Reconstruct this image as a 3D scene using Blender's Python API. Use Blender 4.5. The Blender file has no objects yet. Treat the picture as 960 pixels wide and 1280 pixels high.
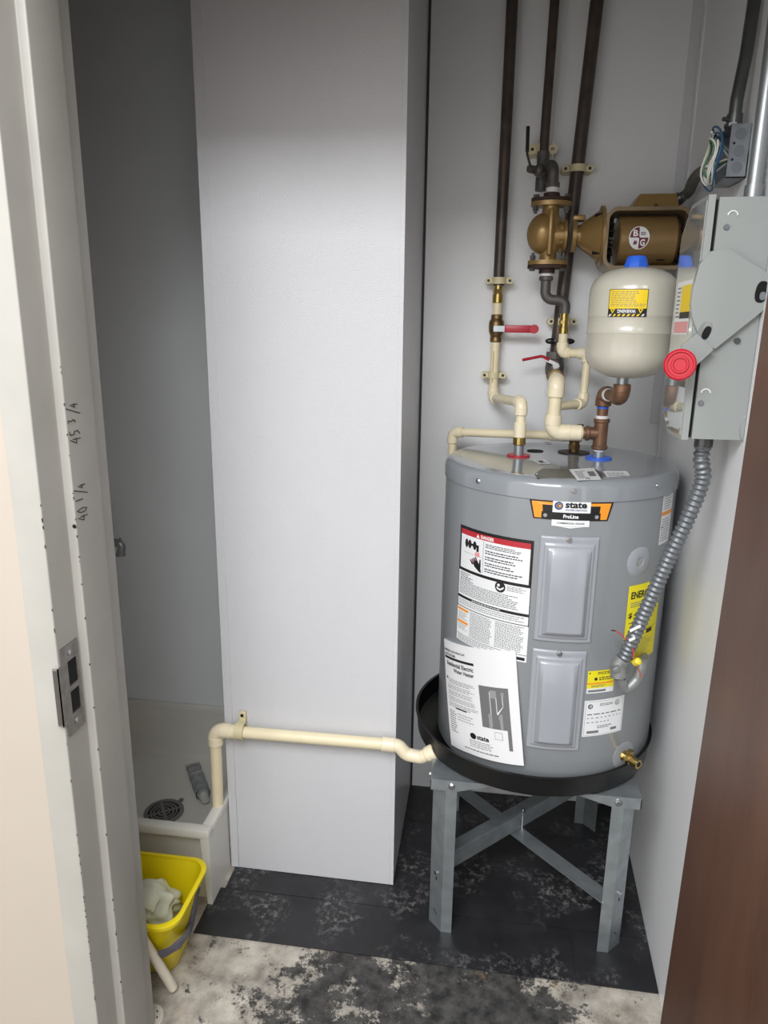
import bpy, bmesh, math, random
import numpy as np
from mathutils import Vector, Matrix
random.seed(7)
SC = bpy.context.scene
COL = SC.collection
V = Vector
PI = math.pi

# ------------------------------------------------------------------ camera
F, H = 887.0, 1.55
_n = np.array([437 - 480, 4150 - 640, F]); _n /= np.linalg.norm(_n)
_vx = 610 - 480.0
_vy = -(_n[0] * _vx + _n[2] * F) / _n[1]
_y = np.array([_vx, _vy, F]); _y /= np.linalg.norm(_y)
_z = -_n
_x = np.cross(_y, _z)
RW = np.stack([_x, _y, _z])
cam_d = bpy.data.cameras.new('camera')
cam_d.sensor_fit = 'VERTICAL'; cam_d.sensor_height = 36.0; cam_d.lens = F / 1280 * 36.0
cam_d.clip_start = 0.02
cam = bpy.data.objects.new('camera', cam_d); COL.objects.link(cam)
cam.matrix_world = Matrix(((RW[0][0], -RW[0][1], -RW[0][2], 0), (RW[1][0], -RW[1][1], -RW[1][2], 0),
                           (RW[2][0], -RW[2][1], -RW[2][2], H), (0, 0, 0, 1)))
SC.camera = cam

# ------------------------------------------------------------------ light
world = bpy.data.worlds.new('world'); SC.world = world; world.use_nodes = True
bg = world.node_tree.nodes['Background']
bg.inputs[0].default_value = (1.0, 0.975, 0.95, 1); bg.inputs[1].default_value = 1.08


def area(name, loc, sx, sy, power, col=(1, 1, 1), rot=(0, 0, 0)):
    l = bpy.data.lights.new(name, 'AREA'); l.shape = 'RECTANGLE'; l.size = sx; l.size_y = sy
    l.energy = power; l.color = col
    o = bpy.data.objects.new(name, l); COL.objects.link(o); o.location = loc; o.rotation_euler = rot
    return o


area('ceiling_light', (-0.48, -0.475, 2.55), 1.15, 1.35, 55, (0.95, 0.975, 1.0))
vs = SC.view_settings
vs.view_transform = 'Standard'; vs.look = 'None'; vs.gamma = 1.0; vs.use_curve_mapping = False
vs.exposure = 0.62


# ------------------------------------------------------------------ pixel rays -> points at a true depth
def ray(px, py):
    d = RW @ np.array([px - 480.0, py - 640.0, F]); return V(d)


CC = V((0, 0, H))


def at(px, py, Y):
    d = ray(px, py); return CC + d * (Y / d.y)


def atX(px, py, X):
    d = ray(px, py); return CC + d * (X / d.x)


def atZ(px, py, z):
    d = ray(px, py); return CC + d * ((z - H) / d.z)


# ------------------------------------------------------------------ materials
def s2l(c):
    return tuple(((x / 255) / 12.92 if x / 255 <= 0.04045 else ((x / 255 + 0.055) / 1.055) ** 2.4) for x in c)


MATS = {}


def mat(name, rgb, rough=0.5, metal=0.0, var=0.0, vscale=8.0, bump=0.0, bscale=200.0, coat=0.0, stretch=None, rgb2=None, spec=0.5):
    m = bpy.data.materials.new(name); m.use_nodes = True; MATS[name] = m
    nt = m.node_tree; b = nt.nodes['Principled BSDF']
    c = s2l(rgb)
    b.inputs['Base Color'].default_value = (*c, 1); b.inputs['Roughness'].default_value = rough
    b.inputs['Metallic'].default_value = metal; b.inputs['Coat Weight'].default_value = coat
    b.inputs['Specular IOR Level'].default_value = spec
    if var or bump:
        geo = nt.nodes.new('ShaderNodeNewGeometry'); vec = geo.outputs['Position']
        if stretch:
            mp = nt.nodes.new('ShaderNodeMapping'); mp.inputs['Scale'].default_value = stretch
            nt.links.new(vec, mp.inputs[0]); vec = mp.outputs[0]
    if var:
        n = nt.nodes.new('ShaderNodeTexNoise'); n.inputs['Scale'].default_value = vscale; n.inputs['Detail'].default_value = 5
        nt.links.new(vec, n.inputs['Vector'])
        r = nt.nodes.new('ShaderNodeValToRGB')
        c2 = s2l(rgb2) if rgb2 else tuple(x * (1 - var) for x in c)
        c1 = tuple(min(1, x * (1 + var * 0.6)) for x in c) if not rgb2 else c
        r.color_ramp.elements[0].position = 0.3; r.color_ramp.elements[0].color = (*c2, 1)
        r.color_ramp.elements[1].position = 0.7; r.color_ramp.elements[1].color = (*c1, 1)
        nt.links.new(n.outputs['Fac'], r.inputs[0]); nt.links.new(r.outputs[0], b.inputs['Base Color'])
    if bump:
        n2 = nt.nodes.new('ShaderNodeTexNoise'); n2.inputs['Scale'].default_value = bscale; n2.inputs['Detail'].default_value = 3
        nt.links.new(vec, n2.inputs['Vector'])
        bp = nt.nodes.new('ShaderNodeBump'); bp.inputs['Strength'].default_value = bump; bp.inputs['Distance'].default_value = 0.002
        nt.links.new(n2.outputs['Fac'], bp.inputs['Height']); nt.links.new(bp.outputs[0], b.inputs['Normal'])
    return m


mat('panel_white', (208, 209, 213), 0.30, var=0.02, vscale=3, bump=0.5, bscale=380)
mat('panel_grey', (230, 231, 233), 0.34, var=0.03, vscale=3, bump=0.5, bscale=320)
mat('alcove_wall', (222, 226, 228), 0.5, var=0.04, vscale=4)
mat('ceiling_paint', (205, 205, 205), 0.8)
mat('cream_wall', (171, 162, 151), 0.7, var=0.02, vscale=5, bump=0.1, bscale=150)
mat('seam_dark', (60, 62, 64), 0.7)
mat('frame_paint', (160, 158, 152), 0.45, var=0.06, vscale=10, bump=0.08, bscale=60)
mat('steel_plate', (150, 146, 142), 0.35, 0.9, var=0.25, vscale=60)
mat('hole_black', (10, 10, 10), 0.9)
mat('marker', (30, 28, 30), 0.8)
mat('chip_and_shade', (70, 66, 62), 0.8)
mat('paint_white', (238, 238, 236), 0.4)
mat('galv', (172, 180, 184), 0.38, 0.75, var=0.18, vscale=25)
mat('zinc_bolt', (205, 208, 210), 0.25, 1.0)
mat('tank_grey', (139, 143, 147), 0.28, 0.0, var=0.03, vscale=3, coat=0.25)
mat('tank_top', (138, 143, 148), 0.14, 0.0, coat=0.5)
mat('panel_tank', (154, 158, 165), 0.25, coat=0.3)
mat('black_plastic', (17, 17, 18), 0.32)
mat('dark_cover', (62, 64, 64), 0.3, 0.0, spec=0.3)
mat('cpvc', (236, 224, 190), 0.35, var=0.05, vscale=20)
mat('cpvc_fit', (238, 226, 196), 0.32)
mat('cpvc_print', (186, 150, 70), 0.5)
mat('strap_cream', (214, 203, 165), 0.45)
mat('iron', (82, 72, 66), 0.40, 0.3, var=0.35, vscale=25)
mat('iron_fit', (98, 94, 92), 0.5, 0.4, var=0.3, vscale=40, bump=0.25, bscale=300)
mat('rust_flange', (66, 48, 42), 0.7, 0.3, var=0.3, vscale=40)
mat('brass', (200, 174, 108), 0.22, 1.0, var=0.15, vscale=60)
mat('brass_dull', (128, 104, 70), 0.42, 0.85, var=0.35, vscale=50)
mat('red_brass', (128, 96, 74), 0.45, 0.5, var=0.25, vscale=40)
mat('teflon', (225, 222, 220), 0.6)
mat('chrome', (205, 207, 210), 0.18, 1.0)
mat('red_vinyl', (176, 28, 48), 0.35)
mat('red_knob', (186, 22, 44), 0.35)
mat('blue_plastic', (46, 104, 222), 0.4)
mat('bronze_paint', (150, 121, 74), 0.32, 0.35, var=0.10, vscale=14)
mat('bronze_motor', (146, 118, 76), 0.3, 0.35, var=0.08, vscale=10)
mat('bronze_frame', (128, 110, 84), 0.36, 0.35, var=0.15, vscale=16)
mat('vane_dark', (40, 34, 28), 0.5, 0.3)
mat('tank_ivory', (197, 193, 179), 0.25, var=0.02, vscale=5, coat=0.3)
mat('cabinet_grey', (150, 154, 152), 0.28, var=0.03, vscale=4, coat=0.2)
mat('cover_gloss', (186, 190, 189), 0.06, 0.55, coat=1.0)
mat('box_steel', (140, 144, 150), 0.4, 0.65, var=0.2, vscale=50)
mat('knockout_grey', (118, 122, 127), 0.5, 0.5)
mat('conduit_dark', (96, 98, 98), 0.35, 0.7, var=0.2, vscale=20)
mat('emt', (160, 164, 166), 0.38, 0.8)
mat('flex_grey', (122, 126, 130), 0.42, 0.55, var=0.15, vscale=60)
mat('flex_dark', (98, 98, 94), 0.5, 0.4)
mat('cast_grey', (150, 152, 152), 0.5, 0.6, var=0.15, vscale=60)
mat('wire_blue', (58, 92, 120), 0.4)
mat('wire_white', (214, 214, 208), 0.4)
mat('wire_green', (70, 120, 70), 0.4)
mat('wire_red', (190, 60, 60), 0.4)
mat('wire_orange', (216, 110, 70), 0.4)
mat('wire_black', (20, 20, 20), 0.4)
mat('nut_yellow', (232, 208, 60), 0.4)
mat('ink_black', (22, 21, 22), 0.5)
mat('ink_grey', (112, 112, 114), 0.5)
mat('ink_dim', (150, 150, 150), 0.5)
mat('ink_white', (240, 240, 240), 0.45)
mat('ink_red', (180, 40, 52), 0.45)
mat('ink_pink', (226, 150, 150), 0.45)
mat('ink_orange', (240, 152, 40), 0.45)
mat('ink_navy', (44, 62, 112), 0.45)
mat('ink_maroon', (112, 44, 54), 0.45)
mat('label_white', (228, 230, 232), 0.35)
mat('label_yellow', (236, 222, 28), 0.4)
mat('label_warn', (240, 206, 24), 0.4)
mat('paper', (232, 232, 234), 0.5)
mat('sink_white', (214, 212, 204), 0.4, var=0.05, vscale=6)
mat('sink_front_bounce', (208, 200, 172), 0.45)  # skirt colour has the yellow reflected from the bucket mixed in
mat('drain_metal', (128, 126, 124), 0.45, 0.3)
mat('tube_grey', (150, 153, 154), 0.5, var=0.3, vscale=60)
mat('tube_tip', (190, 190, 180), 0.5)
mat('bucket_yellow', (234, 212, 16), 0.36)
mat('bucket_handle', (92, 91, 104), 0.45)
mat('bucket_water', (186, 184, 170), 0.5, var=0.2, vscale=30)
mat('rag_cloth', (206, 208, 186), 0.9, var=0.08, vscale=25, bump=0.3, bscale=500)
mat('stick_white', (224, 216, 198), 0.45, var=0.05, vscale=30)
mat('debris', (206, 198, 184), 0.9, var=0.2, vscale=40)


def floor_mats():
    # worn concrete: pale skim, dark adhesive stains
    m = bpy.data.materials.new('concrete'); m.use_nodes = True; MATS['concrete'] = m
    nt = m.node_tree; b = nt.nodes['Principled BSDF']; L = nt.links
    pos = nt.nodes.new('ShaderNodeNewGeometry').outputs['Position']

    def noise(scale, detail=8, rough=0.62, off=0.0):
        mp = nt.nodes.new('ShaderNodeMapping'); mp.inputs['Location'].default_value = (off, off * 1.7, 0)
        L.new(pos, mp.inputs[0])
        n = nt.nodes.new('ShaderNodeTexNoise'); n.inputs['Scale'].default_value = scale
        n.inputs['Detail'].default_value = detail; n.inputs['Roughness'].default_value = rough
        L.new(mp.outputs[0], n.inputs['Vector']); return n.outputs['Fac']

    def ramp(fac, stops):
        r = nt.nodes.new('ShaderNodeValToRGB')
        els = r.color_ramp.elements
        while len(els) < len(stops): els.new(0.5)
        for e, (p, c) in zip(els, stops): e.position = p; e.color = (*c, 1)
        L.new(fac, r.inputs[0]); return r.outputs[0]

    def mix(f, a, c):
        x = nt.nodes.new('ShaderNodeMix'); x.data_type = 'RGBA'
        L.new(f, x.inputs[0]); L.new(a, x.inputs[6]); L.new(c, x.inputs[7]); return x.outputs[2]
    pale = ramp(noise(14, off=3), [(0.35, s2l((128, 121, 112))), (0.65, s2l((192, 185, 174)))])
    dark = ramp(noise(30, off=5), [(0.35, s2l((28, 28, 29))), (0.7, s2l((86, 84, 82)))])
    sx = nt.nodes.new('ShaderNodeSeparateXYZ'); L.new(pos, sx.inputs[0])

    def mth(op, a, b_):
        q = nt.nodes.new('ShaderNodeMath'); q.operation = op
        for i_, v_ in enumerate((a, b_)):
            if isinstance(v_, (int, float)): q.inputs[i_].default_value = v_
            else: L.new(v_, q.inputs[i_])
        return q.outputs[0]
    off_ = mth('ABSOLUTE', mth('ADD', sx.outputs[0], 0.02), 0)            # worn middle strip, paler towards both sides
    zone = mth('MULTIPLY', mth('SUBTRACT', off_, 0.36), -0.36)
    big = mth('MULTIPLY', mth('SUBTRACT', noise(4.0, 3, 0.5, off=17.0), 0.5), 0.5)
    mask = ramp(mth('ADD', mth('ADD', noise(16, 14, 0.84, off=11.3), zone), big), [(0.475, (0, 0, 0)), (0.51, (1, 1, 1))])
    c1 = mix(mask, pale, dark)
    rust = ramp(noise(9, off=21), [(0.62, (0, 0, 0)), (0.75, (0.6, 0.6, 0.6))])
    rgbn = nt.nodes.new('ShaderNodeRGB'); rgbn.outputs[0].default_value = (*s2l((176, 150, 112)), 1)
    c2 = mix(rust, c1, rgbn.outputs[0])
    L.new(c2, b.inputs['Base Color']); b.inputs['Roughness'].default_value = 0.7
    bp = nt.nodes.new('ShaderNodeBump'); bp.inputs['Strength'].default_value = 0.4; bp.inputs['Distance'].default_value = 0.004
    L.new(noise(40, off=2), bp.inputs['Height']); L.new(bp.outputs[0], b.inputs['Normal'])
    # black vinyl with pale scuffs
    m = bpy.data.materials.new('black_vinyl'); m.use_nodes = True; MATS['black_vinyl'] = m
    nt = m.node_tree; b = nt.nodes['Principled BSDF']; L = nt.links
    pos = nt.nodes.new('ShaderNodeNewGeometry').outputs['Position']
    base = ramp(noise(7, off=1), [(0.3, s2l((24, 24, 26))), (0.75, s2l((46, 46, 49)))])
    scuff = ramp(noise(55, 8, 0.8, off=4), [(0.50, (0, 0, 0)), (0.66, (0.9, 0.9, 0.9))])
    zone = ramp(noise(5.5, 2, 0.5, off=8.2), [(0.48, (0, 0, 0)), (0.64, (1, 1, 1))])
    mm = nt.nodes.new('ShaderNodeMath'); mm.operation = 'MULTIPLY'; L.new(scuff, mm.inputs[0]); L.new(zone, mm.inputs[1])
    g = nt.nodes.new('ShaderNodeRGB'); g.outputs[0].default_value = (*s2l((150, 148, 148)), 1)
    L.new(mix(mm.outputs[0], base, g.outputs[0]), b.inputs['Base Color'])
    L.new(ramp(noise(10, off=6), [(0.3, (0.32,) * 3), (0.7, (0.6,) * 3)]), b.inputs['Roughness'])
    bp = nt.nodes.new('ShaderNodeBump'); bp.inputs['Strength'].default_value = 0.35; bp.inputs['Distance'].default_value = 0.003
    L.new(mm.outputs[0], bp.inputs['Height']); L.new(bp.outputs[0], b.inputs['Normal'])
    # brown wood door, vertical grain
    m = bpy.data.materials.new('brown_wood'); m.use_nodes = True; MATS['brown_wood'] = m
    nt = m.node_tree; b = nt.nodes['Principled BSDF']; L = nt.links
    g0 = nt.nodes.new('ShaderNodeNewGeometry').outputs['Position']
    mp = nt.nodes.new('ShaderNodeMapping'); mp.inputs['Scale'].default_value = (1, 1, 0.22); L.new(g0, mp.inputs[0]); pos = mp.outputs[0]
    w1 = ramp(noise(9, 8, 0.6, off=3.1), [(0.25, s2l((58, 35, 23))), (0.5, s2l((84, 54, 38))), (0.8, s2l((102, 70, 50)))])
    w2 = ramp(noise(160, 4, 0.6, off=1.2), [(0.35, s2l((62, 38, 26))), (0.7, s2l((94, 62, 44)))])
    h = nt.nodes.new('ShaderNodeValue'); h.outputs[0].default_value = 0.3
    L.new(mix(h.outputs[0], w1, w2), b.inputs['Base Color']); b.inputs['Roughness'].default_value = 0.42


floor_mats()


# ------------------------------------------------------------------ mesh builder
def frame(axis):
    a = V(axis).normalized()
    u = a.cross(V((0, 0, 1)) if abs(a.z) < 0.95 else V((1, 0, 0))).normalized()
    return u, a.cross(u).normalized(), a


class MB:
    def __init__(s): s.v = []; s.f = []

    def add(s, vs_, fs):
        k = len(s.v); s.v += [V(p) for p in vs_]; s.f += [[i + k for i in f] for f in fs]; return s

    def from_bm(s, bm):
        bm.verts.index_update()
        s.add([v.co.copy() for v in bm.verts], [[v.index for v in f.verts] for f in bm.faces]); bm.free(); return s

    def obox(s, c, ax, bevel=0.0, seg=2):
        c = V(c); ax = [V(a) for a in ax]
        bm = bmesh.new(); vv = {}
        for i in (-1, 1):
            for j in (-1, 1):
                for k in (-1, 1): vv[i, j, k] = bm.verts.new(c + ax[0] * i + ax[1] * j + ax[2] * k)
        for q in (((-1, -1, -1), (-1, 1, -1), (1, 1, -1), (1, -1, -1)), ((-1, -1, 1), (1, -1, 1), (1, 1, 1), (-1, 1, 1)),
                  ((-1, -1, -1), (1, -1, -1), (1, -1, 1), (-1, -1, 1)), ((-1, 1, -1), (-1, 1, 1), (1, 1, 1), (1, 1, -1)),
                  ((-1, -1, -1), (-1, -1, 1), (-1, 1, 1), (-1, 1, -1)), ((1, -1, -1), (1, 1, -1), (1, 1, 1), (1, -1, 1))):
            bm.faces.new([vv[t] for t in q])
        if bevel: bmesh.ops.bevel(bm, geom=bm.edges[:], offset=bevel, segments=seg, affect='EDGES', profile=0.5)
        return s.from_bm(bm)

    def box(s, x0, x1, y0, y1, z0, z1, bevel=0.0, seg=2):
        return s.obox(((x0 + x1) / 2, (y0 + y1) / 2, (z0 + z1) / 2),
                      (((x1 - x0) / 2, 0, 0), (0, (y1 - y0) / 2, 0), (0, 0, (z1 - z0) / 2)), bevel, seg)

    def lathe(s, prof, o, axis=(0, 0, 1), seg=32, a0=0.0, a1=None, uv=None):
        u, w, a = frame(axis)
        if uv: u, w = uv
        o = V(o); full = a1 is None; n = seg if full else seg + 1
        span = 2 * PI if full else a1 - a0
        vs_ = []; fs = []
        for r, h in prof:
            for i in range(n):
                t = a0 + span * i / seg
                vs_.append(o + a * h + u * (r * math.cos(t)) + w * (r * math.sin(t)))
        for j in range(len(prof) - 1):
            for i in range(seg):
                i2 = (i + 1) % n
                fs.append([j * n + i, j * n + i2, (j + 1) * n + i2, (j + 1) * n + i])
        s.add(vs_, fs)
        if full:
            k = len(s.v) - len(vs_)
            if prof[0][0] > 1e-6: s.f.append([k + i for i in range(n)])
            if prof[-1][0] > 1e-6: s.f.append([k + (len(prof) - 1) * n + i for i in range(n)])
        return s

    def cyl(s, p0, p1, r0, r1=None, seg=20, bev=0.0):
        p0 = V(p0); p1 = V(p1); d = p1 - p0; L = d.length; r1 = r0 if r1 is None else r1
        pr = [(r0, 0), (r1, L)] if not bev else [(r0 - bev, 0), (r0, bev), (r1, L - bev), (r1 - bev, L)]
        return s.lathe(pr, p0, d, seg)

    def hexa(s, c, axis, r, h):
        return s.cyl(V(c), V(c) + V(axis).normalized() * h, r, r, 6)

    def tube(s, pts, r, fillet=0.0, seg=14, cap=True, rf=None, step=None, k=7):
        P = [V(p) for p in pts]
        if fillet and len(P) > 2:
            Q = [P[0]]
            for a, b, c in zip(P, P[1:], P[2:]):
                d1 = (a - b); d2 = (c - b); l1 = d1.length; l2 = d2.length; d1.normalize(); d2.normalize()
                ang = d1.angle(d2)
                if ang > PI - 0.02: Q.append(b); continue
                t = min(fillet / math.tan(ang / 2), 0.49 * l1, 0.49 * l2); rr = t * math.tan(ang / 2)
                cen = b + (d1 + d2).normalized() * (rr / math.sin(ang / 2))
                s1 = b + d1 * t - cen; s2 = b + d2 * t - cen
                for i in range(k + 1):
                    x = i / k; th = s1.angle(s2)
                    Q.append(cen + (s1 * math.sin((1 - x) * th) + s2 * math.sin(x * th)) / max(1e-9, math.sin(th)))
            Q.append(P[-1]); P = Q
        if step:
            Q = [P[0]]; 
            for a, b in zip(P, P[1:]):
                n = max(1, int((b - a).length / step))
                Q += [a.lerp(b, (i + 1) / n) for i in range(n)]
            P = Q
        n = len(P); T = []
        for i in range(n):
            d = (P[min(i + 1, n - 1)] - P[max(i - 1, 0)]); T.append(d.normalized())
        u, w, _ = frame(T[0]); vs_ = []; fs = []; dist = 0
        for i in range(n):
            if i:
                q = T[i - 1].rotation_difference(T[i]); u = q @ u; dist += (P[i] - P[i - 1]).length
            u = (u - T[i] * u.dot(T[i])).normalized(); w = T[i].cross(u)
            R = rf(dist, i) if rf else r
            for j in range(seg):
                t = 2 * PI * j / seg; vs_.append(P[i] + u * (R * math.cos(t)) + w * (R * math.sin(t)))
        for i in range(n - 1):
            for j in range(seg):
                j2 = (j + 1) % seg; fs.append([i * seg + j, i * seg + j2, (i + 1) * seg + j2, (i + 1) * seg + j])
        if cap: fs += [list(range(seg)), [(n - 1) * seg + j for j in range(seg)]]
        return s.add(vs_, fs)

    def prism(s, poly, d):
        poly = [V(p) for p in poly]; d = V(d); n = len(poly)
        fs = [list(range(n)), [n + i for i in range(n)]]
        fs += [[i, (i + 1) % n, n + (i + 1) % n, n + i] for i in range(n)]
        return s.add(poly + [p + d for p in poly], fs)

    def grid(s, fn, nu, nv):
        vs_ = [fn(i / nu, j / nv) for j in range(nv + 1) for i in range(nu + 1)]; m = nu + 1
        return s.add(vs_, [[j * m + i, j * m + i + 1, (j + 1) * m + i + 1, (j + 1) * m + i] for j in range(nv) for i in range(nu)])

    def sphere(s, c, r, seg=16, sc=(1, 1, 1)):
        c = V(c); n = seg // 2
        return s.grid(lambda a, b: c + V((r * sc[0] * math.sin(PI * b) * math.cos(2 * PI * a), r * sc[1] * math.sin(PI * b) * math.sin(2 * PI * a), r * sc[2] * math.cos(PI * b))), seg, n)

    def disc(s, c, axis, r, seg=24):
        u, w, a = frame(axis); c = V(c)
        return s.add([c + u * (r * math.cos(2 * PI * i / seg)) + w * (r * math.sin(2 * PI * i / seg)) for i in range(seg)], [list(range(seg))])

    def ring(s, c, axis, r0, r1, h, seg=32):   # flat washer
        return s.lathe([(r0, 0), (r1, 0), (r1, h), (r0, h), (r0, 0)], c, axis, seg)


ORG = {}


def link_mesh(name, mb, m, org, flat=False, ang=40, weld=True, norm=True):
    bm = bmesh.new()
    vv = [bm.verts.new(p - org) for p in mb.v]
    for f in mb.f:
        try: bm.faces.new([vv[i] for i in f])
        except ValueError: pass
    if weld: bmesh.ops.remove_doubles(bm, verts=bm.verts[:], dist=1e-6)
    if norm: bmesh.ops.recalc_face_normals(bm, faces=bm.faces[:])
    me = bpy.data.meshes.new(name); bm.to_mesh(me); bm.free()
    me.materials.append(MATS[m])
    if not flat:
        me.polygons.foreach_set('use_smooth', [True] * len(me.polygons))
        me.set_sharp_from_angle(angle=math.radians(ang))
    o = bpy.data.objects.new(name, me); COL.objects.link(o); return o


def thing(name, label, cat, loc, group=None):
    o = bpy.data.objects.new(name, None); COL.objects.link(o); o.location = loc; o.empty_display_size = 0.05
    o['label'] = label; o['category'] = cat
    if group: o['group'] = group
    ORG[o] = V(loc); return o


def part(name, mb, m, parent, label=None, stuff=False, **kw):
    o = link_mesh(name, mb, m, ORG[parent], **kw); o.parent = parent; ORG[o] = ORG[parent]
    if label: o['label'] = label
    if stuff: o['kind'] = 'stuff'
    return o


def solo(name, mb, m, label, cat, group=None, org=None, **kw):
    org = V(org) if org is not None else V((sum(p.x for p in mb.v) / len(mb.v), sum(p.y for p in mb.v) / len(mb.v), min(p.z for p in mb.v)))
    o = link_mesh(name, mb, m, org, **kw); o.location = org; ORG[o] = org
    o['label'] = label; o['category'] = cat
    if group: o['group'] = group
    return o


def struct(name, mb, m, **kw):
    o = link_mesh(name, mb, m, V((0, 0, 0)), **kw); ORG[o] = V((0, 0, 0)); o['kind'] = 'structure'; return o


# ------------------------------------------------------------------ lettering
_TC = {}


def text_mesh(body, bold=0.0):
    key = (body, bold)
    if key not in _TC:
        c = bpy.data.curves.new('t', 'FONT'); c.body = body; c.size = 1.0; c.resolution_u = 3; c.align_x = 'LEFT'; c.offset = bold
        o = bpy.data.objects.new('t', c); COL.objects.link(o)
        dg = bpy.context.evaluated_depsgraph_get()
        me = bpy.data.meshes.new_from_object(o.evaluated_get(dg))
        vv = [(v.co.x, v.co.y) for v in me.vertices]; ff = [list(p.vertices) for p in me.polygons]
        bpy.data.objects.remove(o); bpy.data.curves.remove(c); bpy.data.meshes.remove(me)
        x0 = min(a for a, b in vv); x1 = max(a for a, b in vv); y0 = min(b for a, b in vv); y1 = max(b for a, b in vv)
        _TC[key] = ([((a - x0) / (x1 - x0), (b - y0) / (y1 - y0)) for a, b in vv], ff)
    return _TC[key]


class Lab:
    """flat print on a surface: fn(u, v, off) -> point, u to the right, v up, in metres"""
    def __init__(s, fn, W, Hh, step=0.012): s.fn = fn; s.W = W; s.H = Hh; s.step = step; s.m = {}; s.k = 0

    def mb(s, ink): return s.m.setdefault(ink, MB())

    def off(s, layer): return 0.0006 + layer * 0.0003

    def rect(s, u0, v0, u1, v1, ink, layer=1):
        n = max(1, int(abs(u1 - u0) / s.step)); o = s.off(layer)
        s.mb(ink).grid(lambda a, b: s.fn(u0 + (u1 - u0) * a, v0 + (v1 - v0) * b, o), n, 1)

    def poly(s, pts, ink, layer=1):
        o = s.off(layer); s.mb(ink).add([s.fn(u, v, o) for u, v in pts], [list(range(len(pts)))])

    def circ(s, u, v, r, ink, layer=1, n=24, r2=None):
        s.poly([(u + r * math.cos(2 * PI * i / n), v + (r2 or r) * math.sin(2 * PI * i / n)) for i in range(n)], ink, layer)

    def txt(s, body, u0, v0, u1, v1, ink, layer=2, bold=0.0, rot180=False):
        vv, ff = text_mesh(body, bold); o = s.off(layer)
        if rot180: vv = [(1 - a, 1 - b) for a, b in vv]
        s.mb(ink).add([s.fn(u0 + (u1 - u0) * a, v0 + (v1 - v0) * b, o) for a, b in vv], ff)

    def lines(s, u0, v0, u1, v1, n, ink, layer=1, fill=0.5, ragged=0.25, word=(0.003, 0.010), gap=0.0016):
        """greyed rows of print too small to read"""
        h = (v1 - v0) / n
        for i in range(n):
            vb = v1 - (i + 1) * h + h * (1 - fill) / 2; vt = vb + h * fill
            u = u0; end = u1 - (u1 - u0) * random.random() * ragged
            while u < end - 0.002:
                w = min(random.uniform(*word), end - u); s.rect(u, vb, u + w, vt, ink, layer); u += w + gap

    def build(s, parent, name='label', base=None, label=None):
        root = parent
        if base:
            b = MB(); n = max(1, int(s.W / s.step)); b.grid(lambda a, c: s.fn(s.W * a, s.H * c, s.off(0)), n, max(1, int(s.H / 0.03)))
            root = part(name, b, base, parent, label, weld=False)
        for ink, m in s.m.items():
            part('lettering' if 'label' not in ink else 'print_panel', m, ink, root, weld=False, norm=False, flat=True, stuff=True)
        return root


# ================================================================== SETTING
YB = 2.187
XL = -1.30


def XR(y): return 0.485 + (y - 1.475) * 0.042


b = MB(); b.box(XL - 0.1, 0.62, YB, YB + 0.1, 0, 2.78); wall_back = struct('wall_back', b, 'panel_grey')
b = MB(); b.prism([(XR(1.19), 1.19, 0), (XR(1.19) + 0.1, 1.19, 0), (XR(YB) + 0.1, YB, 0), (XR(YB), YB, 0)], (0, 0, 2.78)); struct('wall_right', b, 'panel_grey')
b = MB(); b.box(XL - 0.1, XL, 1.19, YB, 0, 2.78); struct('wall_left', b, 'alcove_wall')
b = MB(); b.box(XL, -0.682, YB - 0.004, YB - 0.0005, 0.0, 2.75); struct('wall_alcove', b, 'alcove_wall')
b = MB(); b.box(XL - 0.1, 0.62, 1.02, YB + 0.1, 2.75, 2.85); struct('ceiling', b, 'ceiling_paint')
# wall with the doorway
b = MB(); b.box(-2.6, -0.72, 1.012, 1.198, 0, 2.78); struct('wall_front', b, 'cream_wall')
b = MB(); b.box(0.478, 2.6, 1.012, 1.198, 0, 2.78); struct('wall_front', b, 'cream_wall')
b = MB(); b.box(-0.72, 0.478, 1.012, 1.198, 2.17, 2.78); struct('wall_front', b, 'cream_wall')
# floors
b = MB(); b.box(-2.6, 2.6, -3.2, YB, -0.1, 0.0); floor = struct('floor', b, 'concrete')
u_l = MB(); u_l.prism([(-0.668, 1.468, 0.0001), (0.483, 1.468, 0.0001), (XR(YB) - 0.002, YB - .002, 0.0001), (-0.668, YB - .002, 0.0001)], (0, 0, 0.0015)); part('underlay', u_l, 'black_vinyl', floor, flat=True)
rows = [(1.466, 1.628), (1.630, 1.812), (1.814, 1.996), (1.998, YB - 0.001)]
for i, (y0, y1) in enumerate(rows):
    xs = [-0.700 if y0 < 1.5 else -0.672] + [x for x in (-0.62 + 0.41 * i, 0.29 + 0.2 * i) if -0.6 < x < 0.42] + [0]
    for x0, x1 in zip(xs, xs[1:]):
        last = x1 == 0
        p = MB()
        if last: p.prism([(x0, y0, 0.0018), (XR(y0) - 0.001, y0, 0.0018), (XR(y1) - 0.001, y1, 0.0018), (x0, y1, 0.0018)], (0, 0, 0.0017))
        else: p.box(x0, x1 - 0.0006, y0, y1, 0.0018, 0.0035)
        part('plank', p, 'black_vinyl', floor, flat=True)
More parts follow.
